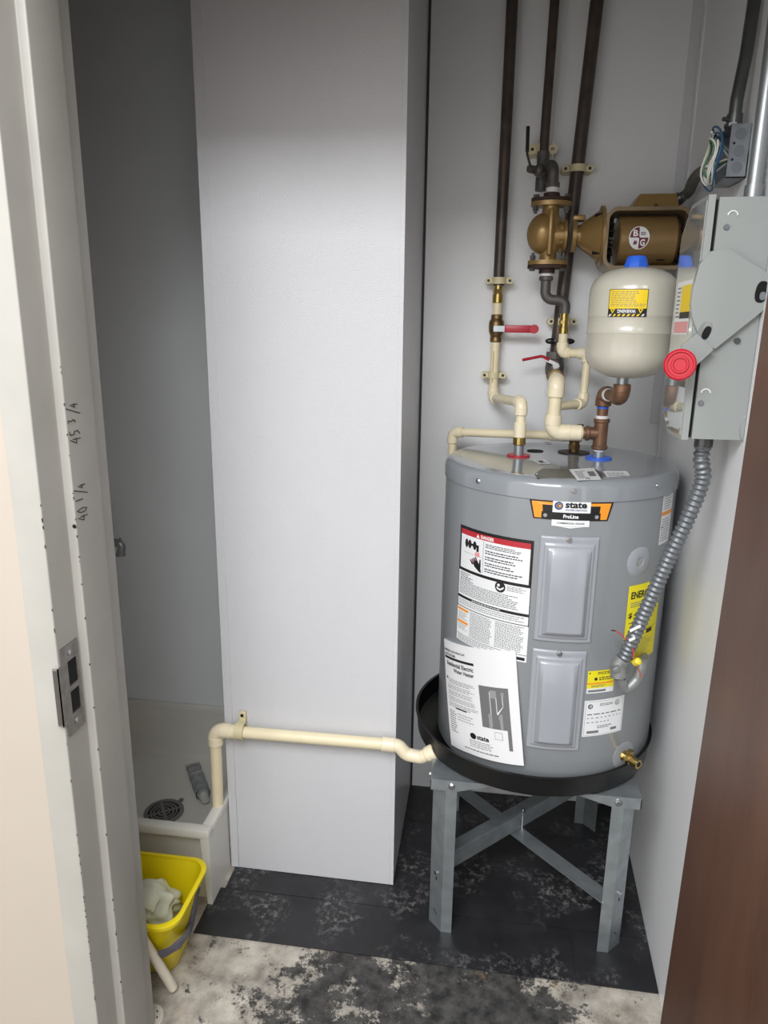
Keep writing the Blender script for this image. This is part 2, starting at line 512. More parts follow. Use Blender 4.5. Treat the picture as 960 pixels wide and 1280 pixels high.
# boxed-in column
DX0, DX1, DY = -0.681, -0.199, 1.711
b = MB(); b.box(DX0, DX1, DY, YB - 0.002, 0.004, 2.75, 0.0015, 1); col_o = struct('wall_column', b, 'panel_white')
b = MB(); b.box(DX0 - 0.0015, DX0 + 0.022, DY - 0.002, DY - 0.0002, 0.006, 2.75, 0.0006, 1); part('corner_bead', b, 'panel_white', col_o)
b = MB(); b.box(DX1 - 0.010, DX1 + 0.0015, DY - 0.0015, DY - 0.0002, 0.006, 2.75, 0.0005, 1); part('corner_bead', b, 'panel_white', col_o)
b = MB(); b.box(DX1 + 0.0002, DX1 + 0.007, YB - 0.004, YB - 0.0004, 0.004, 2.75); struct('trim_1', b, 'seam_dark')
b = MB(); b.box(XR(YB) - 0.030, XR(YB) - 0.002, YB - 0.003, YB - 0.0002, 1.30, 2.75, 0.001, 1); struct('trim_2', b, 'panel_white')
b = MB(); b.box(XR(YB) - 0.006, XR(YB) - 0.0005, YB - 0.030, YB - 0.004, 1.20, 2.75, 0.001, 1); struct('trim_3', b, 'panel_grey')

# hollow metal door frame
JX = -0.685
prof = [(-0.735, 1.0118), (-0.735, 1.0), (JX, 1.0), (JX, 1.065), (JX + 0.016, 1.065), (JX + 0.016, 1.153), (JX, 1.153), (JX, 1.21), (-0.735, 1.21), (-0.735, 1.1985), (-0.7195, 1.1985), (-0.7195, 1.0118)]


def jamb(pr, h):
    b_ = MB(); bm = bmesh.new(); n = len(pr)
    lo = [bm.verts.new((x, y, 0)) for x, y in pr]; hi = [bm.verts.new((x, y, h)) for x, y in pr]
    for i in range(n): bm.faces.new([lo[i], lo[(i + 1) % n], hi[(i + 1) % n], hi[i]])
    bm.faces.new(lo); bm.faces.new(hi)
    ed = [e for e in bm.edges if abs(e.verts[0].co.z - e.verts[1].co.z) > 1]
    bmesh.ops.bevel(bm, geom=ed, offset=0.0025, segments=3, affect='EDGES', profile=0.5)
    return b_.from_bm(bm)


fr = struct('door_frame_1', jamb(prof, 2.134), 'frame_paint')
fr.name = 'trim_4'
JR = 0.445
pr2 = [(-x + JX + JR, y) for x, y in prof]
struct('trim_5', jamb(pr2, 2.134), 'frame_paint')
b = MB(); b.box(-0.735, JR + 0.05, 1.0, 1.0118, 2.134, 2.185); b.box(-0.7195, JR + 0.034, 1.0118, 1.1985, 2.134, 2.169)
b.box(JX, JR, 1.065, 1.153, 2.118, 2.134); b.box(-0.735, JR + 0.05, 1.1985, 1.21, 2.134, 2.185)
struct('trim_6', b, 'frame_paint')
# strike plate on the rabbet
pl = MB(); y0, y1 = 1.006, 1.056; z0, z1 = 0.868, 1.030; x = JX
sp_top, sp_bot = 0.997, 0.893
for (a0, a1, c0, c1) in ((y0, y0 + 0.016, z0, z1), (y1 - 0.008, y1, z0, z1), (y0 + 0.016, y1 - 0.008, 1.000, z1), (y0 + 0.016, y1 - 0.008, 0.944, 0.954), (y0 + 0.016, y1 - 0.008, z0, 0.902)):
    pl.box(x + 0.0003, x + 0.0022, a0, a1, c0, c1)
sp = part('strike_plate', pl, 'steel_plate', fr, 'bare steel strike plate')
lp = MB(); lp.box(x - 0.008, x + 0.0022, 0.9935, 0.9955, 0.893, 1.000); lp.box(x + 0.0003, x + 0.0022, 0.9935, y0, 0.893, 1.000); part('lip', lp, 'steel_plate', sp)
lp = MB(); lp.box(x - 0.0075, x - 0.001, 0.9928, 0.9934, 0.896, 0.997); part('lip_shadow_gap', lp, 'chip_and_shade', sp).name = 'lip_shade'  # thin dark sheet standing in for the shadow gap at the lip
for c0, c1 in ((0.955, 0.999), (0.903, 0.943)):
    h_ = MB(); h_.box(x + 0.0001, x + 0.0007, y0 + 0.0165, y1 - 0.0085, c0, c1); part('latch_hole', h_, 'hole_black', sp)
for zz in (1.014, 0.885):
    s_ = MB(); s_.cyl((x + 0.002, 1.030, zz), (x + 0.0032, 1.030, zz), 0.0055, 0.004, 14); part('screw', s_, 'zinc_bolt', sp)
# paint chips, a screw hole and pencilled measurements on the frame
ch = MB()
for i in range(34):
    zz = random.choice([random.uniform(0.25, 0.87), random.uniform(0.3, 0.7), random.uniform(1.05, 1.3)]); hh = random.uniform(0.001, 0.006); ww = random.uniform(0.0003, 0.0013)
    ch.box(JX - ww, JX + 0.0002, 0.9994, 1.0 + ww, zz, zz + hh)
for i in range(26):
    zz = random.uniform(0.2, 1.5); hh = random.uniform(0.001, 0.005); ww = random.uniform(0.0005, 0.0018)
    ch.box(JX + 0.016 - ww, JX + 0.0163, 1.0645, 1.065 + ww, zz, zz + hh)
part('paint_chip', ch, 'chip_and_shade', fr, stuff=True, flat=True)
hole = at(93, 658, 1.0645); b = MB(); b.cyl(hole, hole + V((0, -0.0006, 0)), 0.0035, None, 14); part('screw_hole', b, 'hole_black', fr)
STK = {'4': [[(0.55, 1.0), (0.05, 0.4), (0.7, 0.42)], [(0.6, 0.75), (0.55, 0.0)]], '0': [[(0.4, 1), (0.1, 0.6), (0.15, 0.15), (0.45, 0.02), (0.65, 0.4), (0.55, 0.85), (0.4, 1)]],
       '1': [[(0.3, 1.0), (0.25, 0.0)]], '/': [[(0.8, 1.15), (0.0, -0.2)]], '3': [[(0.1, 0.95), (0.5, 0.95), (0.3, 0.55), (0.55, 0.3), (0.3, 0.0), (0.05, 0.1)]],
       '5': [[(0.6, 1.0), (0.2, 1.0), (0.15, 0.6), (0.5, 0.55), (0.55, 0.2), (0.1, 0.0)]]}
for word_, (px, py) in (('45 3/4', (101, 553)), ('40 1/4', (110, 648))):
    g = MB(); o0 = atX(px, py, JX + 0.0165); u = 0.0; hh = 0.019
    for i, chh in enumerate(word_):
        sc_ = hh * (0.72 if i in (3, 5) else 1.0); dv = 0.35 * hh if i == 3 else 0
        for st in STK.get(chh, []):
            g.tube([o0 + V((0, -(q * sc_ + dv) * 1.55, (u + p * sc_) * 0.72)) for p, q in st], 0.0007, seg=5)
        u += hh * (0.55 if chh == ' ' else 0.75 if chh in '1/' else 1.0)
    part('lettering', g, 'marker', fr, flat=True)
# brown door leaf swung open towards the viewer on the right
b = MB(); b.box(0.341, 0.385, -0.06, 0.992, 0.008, 2.12, 0.002, 2); b.v = [V((p.x + (p.z - 1.1) * 0.0085, p.y, p.z)) for p in b.v]; dr = struct('door_1', b, 'brown_wood')
for zz in (0.25, 1.05, 1.88):
    b = MB(); b.cyl((0.391, 0.992, zz - 0.055), (0.391, 0.992, zz + 0.055), 0.006, None, 12); part('hinge', b, 'steel_plate', dr)

# ================================================================== WATER HEATER
TX, TY, TR, ZT, ZBOT = 0.193, 1.83, 0.2845, 1.245, 0.475


def cylp(a, z, off=0.0, R=TR): return V((TX + (R + off) * math.sin(a), TY - (R + off) * math.cos(a), z))


def oncyl(px, py, R=TR):
    d = ray(px, py); ox, oy = -TX, -TY
    A = d.x ** 2 + d.y ** 2; B = 2 * (ox * d.x + oy * d.y); Cc = ox * ox + oy * oy - R * R
    D = B * B - 4 * A * Cc
    t = (-B - math.sqrt(max(0, D))) / (2 * A); p = CC + d * t
    return math.atan2(p.x - TX, -(p.y - TY)), p.z


def cyl_lab(px0, px1, py_top, py_bot, pxm=None):
    """label box: left and right edge pixels given as (x, y), z range from pixels"""
    a0, _ = oncyl(*px0); a1, _ = oncyl(*px1); _, zt = oncyl(*py_top); _, zb = oncyl(*py_bot)
    W = (a1 - a0) * TR
    return Lab(lambda u, v, o: cylp(a0 + u / TR, zb + v, o), W, zt - zb, 0.008)


wh = thing('water_heater', 'grey cylindrical electric water heater standing in a black pan on a metal stand', 'water heater', (TX, TY, ZBOT))
b = MB(); b.lathe([(0.0, ZBOT), (TR - 0.012, ZBOT), (TR - 0.004, ZBOT + 0.004), (TR, ZBOT + 0.012), (TR, ZT - 0.03)], (TX, TY, 0), seg=96); part('jacket', b, 'tank_grey', wh)
b = MB(); b.lathe([(TR + 0.0005, ZT - 0.048), (TR + 0.003, ZT - 0.046), (TR + 0.003, ZT - 0.018), (TR - 0.001, ZT - 0.008), (TR - 0.010, ZT - 0.001), (TR - 0.018, ZT), (TR - 0.06, ZT - 0.003), (0, ZT - 0.003)], (TX, TY, 0), seg=96)
lid = part('top_lid', b, 'tank_top', wh)
for px, py in ((599, 601), (717, 613), (820, 607)):
    a, z = oncyl(px, py); p = cylp(a, z, 0.003); n = V((math.sin(a), -math.cos(a), 0)); s_ = MB(); s_.hexa(p, n, 0.0045, 0.004); s_.cyl(p, p + n * 0.0015, 0.006, None, 14); part('screw', s_, 'zinc_bolt', lid)


# access panels pressed with a raised bevelled field
def access(px0, px1, top, bot, screw):
    a0, _ = oncyl(*px0); a1, _ = oncyl(*px1); _, zt = oncyl(*top); _, zb = oncyl(*bot); W = (a1 - a0) * TR; Hh = zt - zb

    def prof_(d):
        for d0, d1, h0, h1 in ((-1, 0.0, 0, 0.0008), (0, 0.002, 0.0008, 0.004), (0.002, 0.010, 0.004, 0.004), (0.010, 0.013, 0.004, 0.007), (0.013, 0.017, 0.007, 0.007), (0.017, 0.030, 0.007, 0.0225), (0.030, 9, 0.0225, 0.0235)):
            if d <= d1: return h0 + (h1 - h0) * max(0, min(1, (d - d0) / (d1 - d0)))
        return 0.016
    nu = [0, .002, .004, .0075, .010, .0115, .013, .015, .017, .019, .021, .024, .027, .030, .033]
    us = nu + [W / 2 - 0.01, W / 2 + 0.01] + [W - x for x in reversed(nu)]
    vs0 = nu + [Hh * f for f in (.3, .5, .7)] + [Hh - x for x in reversed(nu)]
    g = MB(); m = len(us)
    g.add([cylp(a0 + u / TR, zb + v, prof_(min(u, W - u, v * 1.0 if v < Hh / 2 else 9, (Hh - v) * 0.62)))for v in vs0 for u in us], [[j * m + i, j * m + i + 1, (j + 1) * m + i + 1, (j + 1) * m + i] for j in range(len(vs0) - 1) for i in range(m - 1)])
    o = part('access_panel', g, 'panel_tank', wh, ang=60)
    a, z = oncyl(*screw); p = cylp(a, z, 0.004); n = V((math.sin(a), -math.cos(a), 0)); s_ = MB(); s_.hexa(p, n, 0.0045, 0.006); s_.cyl(p, p + n * 0.0015, 0.0065, None, 14); part('screw', s_, 'zinc_bolt', o)


access((671, 735), (744, 735), (712, 671), (703, 803), (711, 674))
access((661, 880), (728, 880), (698, 813), (690, 937), (699, 816))

# round plate with a port, upper right
a, z = oncyl(799, 702); n = V((math.sin(a), -math.cos(a), 0)); p = cylp(a, z, -0.004)
b = MB(); b.lathe([(0.0, 0.0045), (0.010, 0.0045), (0.010, 0.006), (0.012, 0.0075), (0.030, 0.0065), (0.036, 0.003), (0.036, 0)], p, n, 40); pt = part('port_plate', b, 'panel_tank', wh)
b = MB(); b.cyl(p + n * 0.0045, p + n * 0.0062, 0.0095, None, 20); part('port_hole', b, 'ink_dim', pt)
b = MB(); u_, w_, _ = frame(n); b.cyl(p + n * 0.0062 + V((-0.002, 0, -0.001)), p + n * 0.0068 + V((-0.002, 0, -0.001)), 0.0078, None, 16); part('port_slot', b, 'hole_black', pt)
# drain valve with plate
a, z = oncyl(779, 944); n = V((math.sin(a), -math.cos(a), 0)); p = cylp(a, z, -0.002)
b = MB(); b.lathe([(0, 0.004), (0.030, 0.004), (0.036, 0.002), (0.036, 0)], p, n, 40); dv = part('drain_plate', b, 'tank_grey', wh)
b = MB(); b.cyl(p + n * 0.003, p + n * 0.010, 0.014, 0.012, 20); b.cyl(p + n * 0.008, p + n * 0.034, 0.010, None, 20); b.hexa(p + n * 0.016, n, 0.013, 0.008)
b.cyl(p + n * 0.032, p + n * 0.048, 0.0115, None, 20); b.cyl(p + n * 0.022 + V((0, 0, 0.006)), p + n * 0.022 + V((0, 0, 0.020)), 0.005, None, 12); b.cyl(p + n * 0.022 + V((0, 0, 0.020)), p + n * 0.022 + V((0, 0, 0.024)), 0.0075, None, 12)
vv_ = part('drain_valve', b, 'brass', wh, 'brass drain valve')
b = MB(); b.cyl(p + n * 0.0481, p + n * 0.0486, 0.0065, None, 16); part('outlet_hole', b, 'hole_black', vv_)

# top: pipe openings, rings, access lid, stickers
zt = ZT - 0.003


def flat_ring(px, py, r1, m, name, r0=0.0, h=0.002, lab=None):
    c = atZ(px, py, zt); b_ = MB()
    if r0: b_.ring(c, (0, 0, 1), r0, r1, h, 32)
    else: b_.cyl(c, c + V((0, 0, h)), r1, None, 32)
    return part(name, b_, m, lid, lab), c


_, HOT = flat_ring(648, 570, 0.030, 'red_vinyl', 'hot_ring', 0.012, 0.004, 'red hot outlet ring')
_, COLD = flat_ring(748, 573, 0.033, 'blue_plastic', 'cold_ring', 0.012, 0.004, 'blue cold inlet ring')
_, TP = flat_ring(717, 566, 0.042, 'vane_dark', 'relief_ring', 0.012, 0.003)
flat_ring(669, 564, 0.022, 'hole_black', 'hole_cap'); flat_ring(685, 555, 0.017, 'hole_black', 'hole_cap')
q = [atZ(*pp, zt) for pp in ((669, 593), (678, 587), (745, 588), (753, 594), (750, 600), (671, 599))]
b = MB(); b.prism(q, (0, 0, 0.003)); ap = part('wiring_cover', b, 'dark_cover', lid)
for pp in ((671, 593), (735, 599)):
    c = atZ(*pp, zt + 0.003); b = MB(); b.cyl(c, c + V((0, 0, 0.003)), 0.005, 0.003, 12); part('screw', b, 'zinc_bolt', ap)


def flat_lab(corners, z_):
    P = [atZ(*c, z_) for c in corners]  # TL TR BR BL
    W = (P[1] - P[0]).length; Hh = (P[3] - P[0]).length

    def fn(u, v, o):
        s, t = u / W, 1 - v / Hh
        return P[0].lerp(P[1], s).lerp(P[3].lerp(P[2], s), t) + V((0, 0, o))
    return Lab(fn, W, Hh, 0.05)


L = flat_lab(((711, 587), (742, 585), (752, 600), (722, 601)), zt + 0.003)
L.lines(0.01, 0.02, L.W * 0.55, L.H * 0.8, 6, 'ink_grey', ragged=0.4); L.rect(L.W * .62, L.H * .3, L.W * .9, L.H * .7, 'ink_grey'); L.build(ap, 'sticker', 'label_white')
L = flat_lab(((753, 589), (783, 589), (791, 599), (761, 599)), zt)
L.lines(0.006, L.H * .1, L.W * 0.9, L.H * 0.8, 4, 'ink_dim', ragged=0.4); L.build(lid, 'sticker', 'label_white')
L = flat_lab(((666, 575), (681, 575), (688, 580), (673, 580)), zt)
L.lines(0.004, L.H * .1, L.W * 0.9, L.H * 0.9, 3, 'ink_grey', ragged=0.4); L.circ(L.W * .45, L.H * .5, 0.006, 'ink_black', 2, r2=0.01); L.build(lid, 'sticker', 'label_white')

# ---- emblem plate
L = cyl_lab((661, 638), (766, 638), (714, 624), (712, 657)); W, Hh = L.W, L.H
L.off = lambda layer: 0.0014 + layer * 0.0003
zt1, zb1 = Hh * 0.92, Hh * 0.19
L.poly([(0, zt1), (W * .30, zt1), (W * .30, zb1), (W * .06, zb1)], 'ink_black', 1); L.poly([(W, zt1), (W * .70, zt1), (W * .70, zb1), (W * .94, zb1)], 'ink_black', 1)
L.rect(W * .29, zb1, W * .71, zb1 + .02, 'ink_black', 1)
L.poly([(W * .03, zt1 - .004), (W * .30, zt1 - .004), (W * .30, zt1 - .010), (W * .16, zt1 - .010), (W * .175, zb1 + .003), (W * .075, zb1 + .003)], 'ink_orange', 2)
L.poly([(W * .97, zt1 - .004), (W * .70, zt1 - .004), (W * .70, zt1 - .010), (W * .84, zt1 - .010), (W * .825, zb1 + .003), (W * .925, zb1 + .003)], 'ink_orange', 2)
L.rect(W * .28, -0.002, W * .72, Hh, 'label_white', 3)
L.poly([(W * .28, -0.001), (W * .5, -0.006), (W * .72, -0.001)], 'label_white', 3); L.poly([(W * .28, Hh - .001), (W * .72, Hh - .001), (W * .5, Hh + .003)], 'label_white', 3)
L.rect(W * .155, Hh * .21, W * .845, Hh * .49, 'ink_black', 4)
L.txt('ProLine', W * .41, Hh * .28, W * .585, Hh * .42, 'ink_white', 5, 0.03)
L.txt('COMMERCIAL GRADE', W * .34, Hh * .06, W * .66, Hh * .125, 'ink_black', 5, 0.01)
L.circ(W * .35, Hh * .74, .0092, 'ink_navy', 4); L.circ(W * .353, Hh * .74, .0062, 'ink_dim', 5); L.circ(W * .355, Hh * .74, .0046, 'ink_navy', 6); L.circ(W * .36, Hh * .74, .0030, 'ink_orange', 7)
L.txt('state', W * .425, Hh * .67, W * .675, Hh * .90, 'ink_black', 5, 0.035)
L.txt('WATER HEATING', W * .425, Hh * .56, W * .675, Hh * .63, 'ink_navy', 5, 0.01)
for uu in (.20, .80): L.circ(W * uu, Hh * .35, .0042, 'ink_dim', 5)
o = L.build(wh, 'maker_plate')
for ch_ in list(wh.children):
    if ch_.name.startswith('print_panel'): ch_.name = 'maker_plate'

# ---- danger / instruction label
L = cyl_lab((574, 720), (665, 720), (667, 676), (661, 829)); W, Hh = L.W, L.H
L.rect(0, Hh * .62, W, Hh, 'ink_black', 1); L.rect(W * .03, Hh * .93, W * .97, Hh * .975, 'ink_red', 2); L.rect(W * .03, Hh * .645, W * .97, Hh * .93, 'label_white', 2)
L.txt('DANGER', W * .36, Hh * .938, W * .54, Hh * .966, 'ink_white', 3, 0.03); L.poly([(W * .29, Hh * .938), (W * .34, Hh * .938), (W * .315, Hh * .966)], 'ink_white', 3)
L.rect(W * .40, Hh * .66, W * .405, Hh * .925, 'ink_grey', 3)
for k in range(5): L.lines(W * .43, Hh * (.872 - .05 * k), W * .93, Hh * (.91 - .05 * k), 2 if k else 3, 'ink_black', 3, 0.45, 0.35)
# tap and hand pictogram
for du in (.135, .19, .27): L.circ(W * du, Hh * .865, .006, 'ink_black', 3, 10, .011)
L.rect(W * .19, Hh * .855, W * .33, Hh * .875, 'ink_black', 3); L.rect(W * .30, Hh * .82, W * .335, Hh * .875, 'ink_black', 3)
L.rect(W * .09, Hh * .785, W * .39, Hh * .788, 'ink_dim', 3); L.rect(W * .28, Hh * .78, W * .35, Hh * .815, 'ink_pink', 3)
L.poly([(W * .25, Hh * .72), (W * .32, Hh * .75), (W * .37, Hh * .70), (W * .385, Hh * .655), (W * .35, Hh * .66), (W * .28, Hh * .69)], 'ink_black', 3)
for k in range(4): L.poly([(W * (.24 + .02 * k), Hh * (.70 + .012 * k)), (W * (.20 + .027 * k), Hh * (.735 + .012 * k)), (W * (.215 + .027 * k), Hh * (.742 + .012 * k)), (W * (.262 + .02 * k), Hh * (.712 + .012 * k))], 'ink_maroon' if k % 2 else 'ink_black', 3)
L.poly([(W * .34, Hh * .70), (W * .355, Hh * .765), (W * .37, Hh * .765), (W * .375, Hh * .70)], 'ink_black', 3)
L.rect(0, Hh * .30, W * .008, Hh * .63, 'ink_black', 1); L.rect(W * .992, Hh * .30, W, Hh * .63, 'ink_black', 1)
L.lines(W * .04, Hh * .535, W * .30, Hh * .61, 5, 'ink_black', 1, .4, .5); L.circ(W * .645, Hh * .585, .0135, 'ink_black', 1); L.circ(W * .625, Hh * .598, .0035, 'label_white', 2); L.poly([(W * .60, Hh * .585), (W * .645, Hh * .57), (W * .69, Hh * .592), (W * .69, Hh * .575), (W * .645, Hh * .555), (W * .605, Hh * .567)], 'label_white', 2)
L.lines(W * .73, Hh * .565, W * .97, Hh * .61, 4, 'ink_grey', 1, .4, .3)
L.lines(W * .03, Hh * .42, W * .97, Hh * .535, 8, 'ink_grey', 1, .45, .25)
L.rect(0, Hh * .382, W, Hh * .405, 'ink_black', 1); L.lines(W * .26, Hh * .388, W * .66, Hh * .399, 1, 'label_white', 2, .6, 0)
L.lines(W * .03, Hh * .325, W * .97, Hh * .375, 3, 'ink_dim', 1, .45, .3); L.rect(0, Hh * .305, W, Hh * .311, 'ink_black', 1)
L.rect(W * .01, Hh * .27, W * .21, Hh * .292, 'ink_orange', 1); L.rect(W * .01, Hh * .16, W * .21, Hh * .182, 'ink_orange', 1)
L.lines(W * .03, Hh * .19, W * .2, Hh * .26, 4, 'ink_dim', 1, .4, .4); L.lines(W * .03, Hh * .1, W * .2, Hh * .155, 4, 'ink_dim', 1, .4, .4)
L.lines(W * .24, Hh * .07, W * .57, Hh * .295, 16, 'ink_grey', 1, .45, .1, (.002, .006)); L.lines(W * .61, Hh * .07, W * .96, Hh * .295, 16, 'ink_grey', 1, .45, .15, (.002, .006))
L.rect(0, Hh * .056, W, Hh * .06, 'ink_black', 1); L.lines(W * .03, -Hh * .0 + .002, W * .7, Hh * .05, 3, 'ink_grey', 1, .4, .2); L.rect(W * .83, Hh * .012, W * .98, Hh * .038, 'ink_black', 1)
L.build(wh, 'danger_label', 'label_white')

# ---- yellow energy guide
L = cyl_lab((782, 775), (820, 775), (786, 733), (780, 831)); W, Hh = L.W, L.H
L.txt('ENERGY', W * .07, Hh * .83, W * .62, Hh * .92, 'ink_black', 2, 0.03)
L.m['ink_black'].f = [f for f in L.m['ink_black'].f]
L.lines(W * .08, Hh * .72, W * .55, Hh * .79, 3, 'ink_grey', 1, .4, .3)
L.txt('$ 49', W * .05, Hh * .585, W * .36, Hh * .66, 'ink_black', 2, 0.03)
L.lines(W * .3, Hh * .685, W * .75, Hh * .70, 1, 'ink_black', 1, .8, 0); L.lines(W * .08, Hh * .52, W * .7, Hh * .535, 1, 'ink_black', 1, .8, 0)
L.rect(W * .06, Hh * .395, W * .94, Hh * .40, 'ink_black', 1); L.rect(W * .60, Hh * .33, W * .80, Hh * .385, 'ink_black', 1)
L.lines(W * .08, Hh * .05, W * .9, Hh * .30, 11, 'ink_grey', 1, .3, .4)
L.build(wh, 'energy_label', 'label_yellow')
# ---- small yellow sticker (square code left out)
L = cyl_lab((734, 852), (767, 852), (734, 839), (733, 867)); W, Hh = L.W, L.H
L.rect(0, 0, W, Hh * .22, 'label_white', 1); L.rect(0, Hh * .40, W, Hh * .47, 'ink_orange', 1)
L.lines(W * .35, Hh * .82, W * .85, Hh * .95, 2, 'ink_black', 1, .5, .2); L.circ(W * .3, Hh * .63, .004, 'ink_black', 1); L.lines(W * .42, Hh * .55, W * .95, Hh * .72, 2, 'ink_black', 1, .5, .2); L.lines(W * .15, Hh * .26, W * .7, Hh * .37, 2, 'ink_grey', 1, .5, .2)
L.rect(W * .05, Hh * .06, W * .7, Hh * .15, 'ink_grey', 2); L.circ(W * .07, Hh * .9, .0018, 'ink_black', 2)
L.build(wh, 'notice_sticker', 'label_yellow')
# ---- rating plate
L = cyl_lab((729, 898), (778, 892), (731, 876), (727, 921)); W, Hh = L.W, L.H
for (u0, v0, u1, v1) in ((.03, .03, .97, .035), (.03, .955, .97, .96), (.03, .03, .036, .96), (.964, .03, .97, .96)): L.rect(W * u0, Hh * v0, W * u1, Hh * v1, 'ink_grey', 1)
L.circ(W * .14, Hh * .83, .0062, 'ink_black', 1); L.circ(W * .15, Hh * .83, .0040, 'label_white', 2); L.txt('SA', W * .13, Hh * .80, W * .19, Hh * .86, 'ink_black', 3, .02)
L.circ(W * .80, Hh * .85, .0068, 'ink_black', 1); L.circ(W * .80, Hh * .85, .0056, 'label_white', 2); L.txt('UL', W * .765, Hh * .81, W * .835, Hh * .89, 'ink_black', 3, .02)
L.lines(W * .36, Hh * .82, W * .7, Hh * .9, 2, 'ink_grey', 1, .5, .1)
L.lines(W * .08, Hh * .58, W * .92, Hh * .64, 1, 'ink_grey', 1, .5, 0, (.008, .02), .004); L.lines(W * .08, Hh * .48, W * .92, Hh * .53, 1, 'ink_dim', 1, .6, 0, (.004, .008), .006); L.lines(W * .08, Hh * .36, W * .65, Hh * .41, 1, 'ink_dim', 1, .6, 0, (.003, .008), .005)
L.lines(W * .34, Hh * .2, W * .72, Hh * .29, 2, 'ink_grey', 1, .5, .2); L.rect(W * .1, Hh * .08, W * .38, Hh * .15, 'ink_grey', 1); L.rect(W * .68, Hh * .10, W * .84, Hh * .17, 'ink_grey', 1)
L.build(wh, 'rating_label', 'label_white')
# ---- label at the right edge
L = cyl_lab((826, 650), (838.5, 640), (830, 615), (822, 682)); W, Hh = L.W, L.H
L.rect(0, Hh * .55, W, Hh * .62, 'ink_orange', 1); L.lines(W * .1, Hh * .65, W * .9, Hh * .93, 6, 'ink_dim', 1, .4, .3); L.lines(W * .1, Hh * .05, W * .9, Hh * .5, 9, 'ink_dim', 1, .4, .3); L.circ(W * .12, Hh * .33, .004, 'ink_black', 2, 3)
L.build(wh, 'caution_label', 'label_white')

# ---- instruction booklet taped to the jacket
cs = [oncyl(557, 798), oncyl(645, 813), oncyl(656, 953), oncyl(567, 930)]


def book(s, t, o):
    a = (cs[0][0] * (1 - s) + cs[1][0] * s) * (1 - t) + (cs[3][0] * (1 - s) + cs[2][0] * s) * t
    z_ = (cs[0][1] * (1 - s) + cs[1][1] * s) * (1 - t) + (cs[3][1] * (1 - s) + cs[2][1] * s) * t
    return cylp(a, z_, o + 0.003 + 0.012 * max(0, (s - 0.35)) * t + 0.003 * t)


bk = thing('instruction_booklet', 'white printed instruction booklet taped to the lower left of the grey water heater', 'booklet', cylp((cs[0][0] + cs[2][0]) / 2, cs[2][1], 0.004))
g = MB(); g.grid(lambda s, t: book(s, t, 0.0012), 16, 10); g.grid(lambda s, t: book(s, t, -0.0022), 16, 10)
g.grid(lambda s, t: book(s, 1, -0.0022 + .0034 * t), 16, 1); g.grid(lambda s, t: book(s, 0, -0.0022 + .0034 * t), 16, 1); g.grid(lambda s, t: book(0, s, -0.0022 + .0034 * t), 10, 1); g.grid(lambda s, t: book(1, s, -0.0022 + .0034 * t), 10, 1)
part('pages', g, 'paper', bk)
W, Hh = 0.172, 0.268
L = Lab(lambda u, v, o: book(u / W, 1 - v / Hh, o + 0.001), W, Hh, 0.010)
L.txt('Installation Instructions and', -W * .01 + .004, Hh * .905, W * .41, Hh * .93, 'ink_black', 1, .01); L.txt('Use & Care Guide', .004, Hh * .865, W * .25, Hh * .895, 'ink_black', 1, .01)
L.rect(.004, Hh * .835, W * .53, Hh * .857, 'ink_black', 1)
L.txt('Residential Electric', W * .07, Hh * .775, W * .52, Hh * .815, 'ink_black', 1, .02); L.txt('Water Heater', W * .20, Hh * .725, W * .52, Hh * .762, 'ink_black', 1, .02)
L.poly([(W * .035, Hh * .645), (W * .075, Hh * .645), (W * .055, Hh * .675)], 'ink_black', 1)
for k in range(5): L.lines(W * .09 - .006 * (k > 0), Hh * (.61 - .055 * k), W * .53, Hh * (.655 - .055 * k), 3, 'ink_dim', 1, .4, .25)
L.rect(W * .57, Hh * .30, W * .90, Hh * .675, 'ink_grey', 1)
L.poly([(W * .66, Hh * .30), (W * .66, Hh * .43), (W * .82, Hh * .44), (W * .82, Hh * .30)], 'ink_dim', 2); L.rect(W * .735, Hh * .32, W * .775, Hh * .40, 'ink_grey', 3)
L.rect(W * .70, Hh * .575, W * .77, Hh * .645, 'ink_dim', 2); L.rect(W * .82, Hh * .60, W * .85, Hh * .635, 'ink_dim', 2)
for uu, v0, v1 in ((.69, .43, .63), (.76, .44, .58), (.83, .52, .6)): L.rect(W * uu, Hh * v0, W * uu + .0012, Hh * v1, 'label_white', 2)
L.poly([(W * .76, Hh * .44), (W * .83, Hh * .51), (W * .845, Hh * .52), (W * .77, Hh * .43)], 'label_white', 2)
L.rect(W * .86, Hh * .12, W * .90, Hh * .31, 'ink_grey', 1)
L.rect(W * .18, Hh * .385, W * .36, Hh * .398, 'ink_black', 1)
L.lines(W * .05, Hh * .15, W * .18, Hh * .36, 10, 'ink_grey', 1, .35, .3); L.lines(W * .2, Hh * .28, W * .48, Hh * .355, 3, 'ink_dim', 1, .3, .3)
L.circ(W * .42, Hh * .185, .0075, 'ink_black', 1); L.txt('state', W * .475, Hh * .165, W * .63, Hh * .205, 'ink_black', 1, .03)
L.lines(W * .36, Hh * .08, W * .68, Hh * .15, 4, 'ink_dim', 1, .4, .2); L.lines(W * .27, Hh * .045, W * .75, Hh * .062, 1, 'ink_grey', 1, .6, 0)
L.rect(W * .71, Hh * .205, W * .80, Hh * .275, 'ink_dim', 1); L.rect(W * .715, Hh * .209, W * .795, Hh * .271, 'label_white', 2)
L.build(bk)

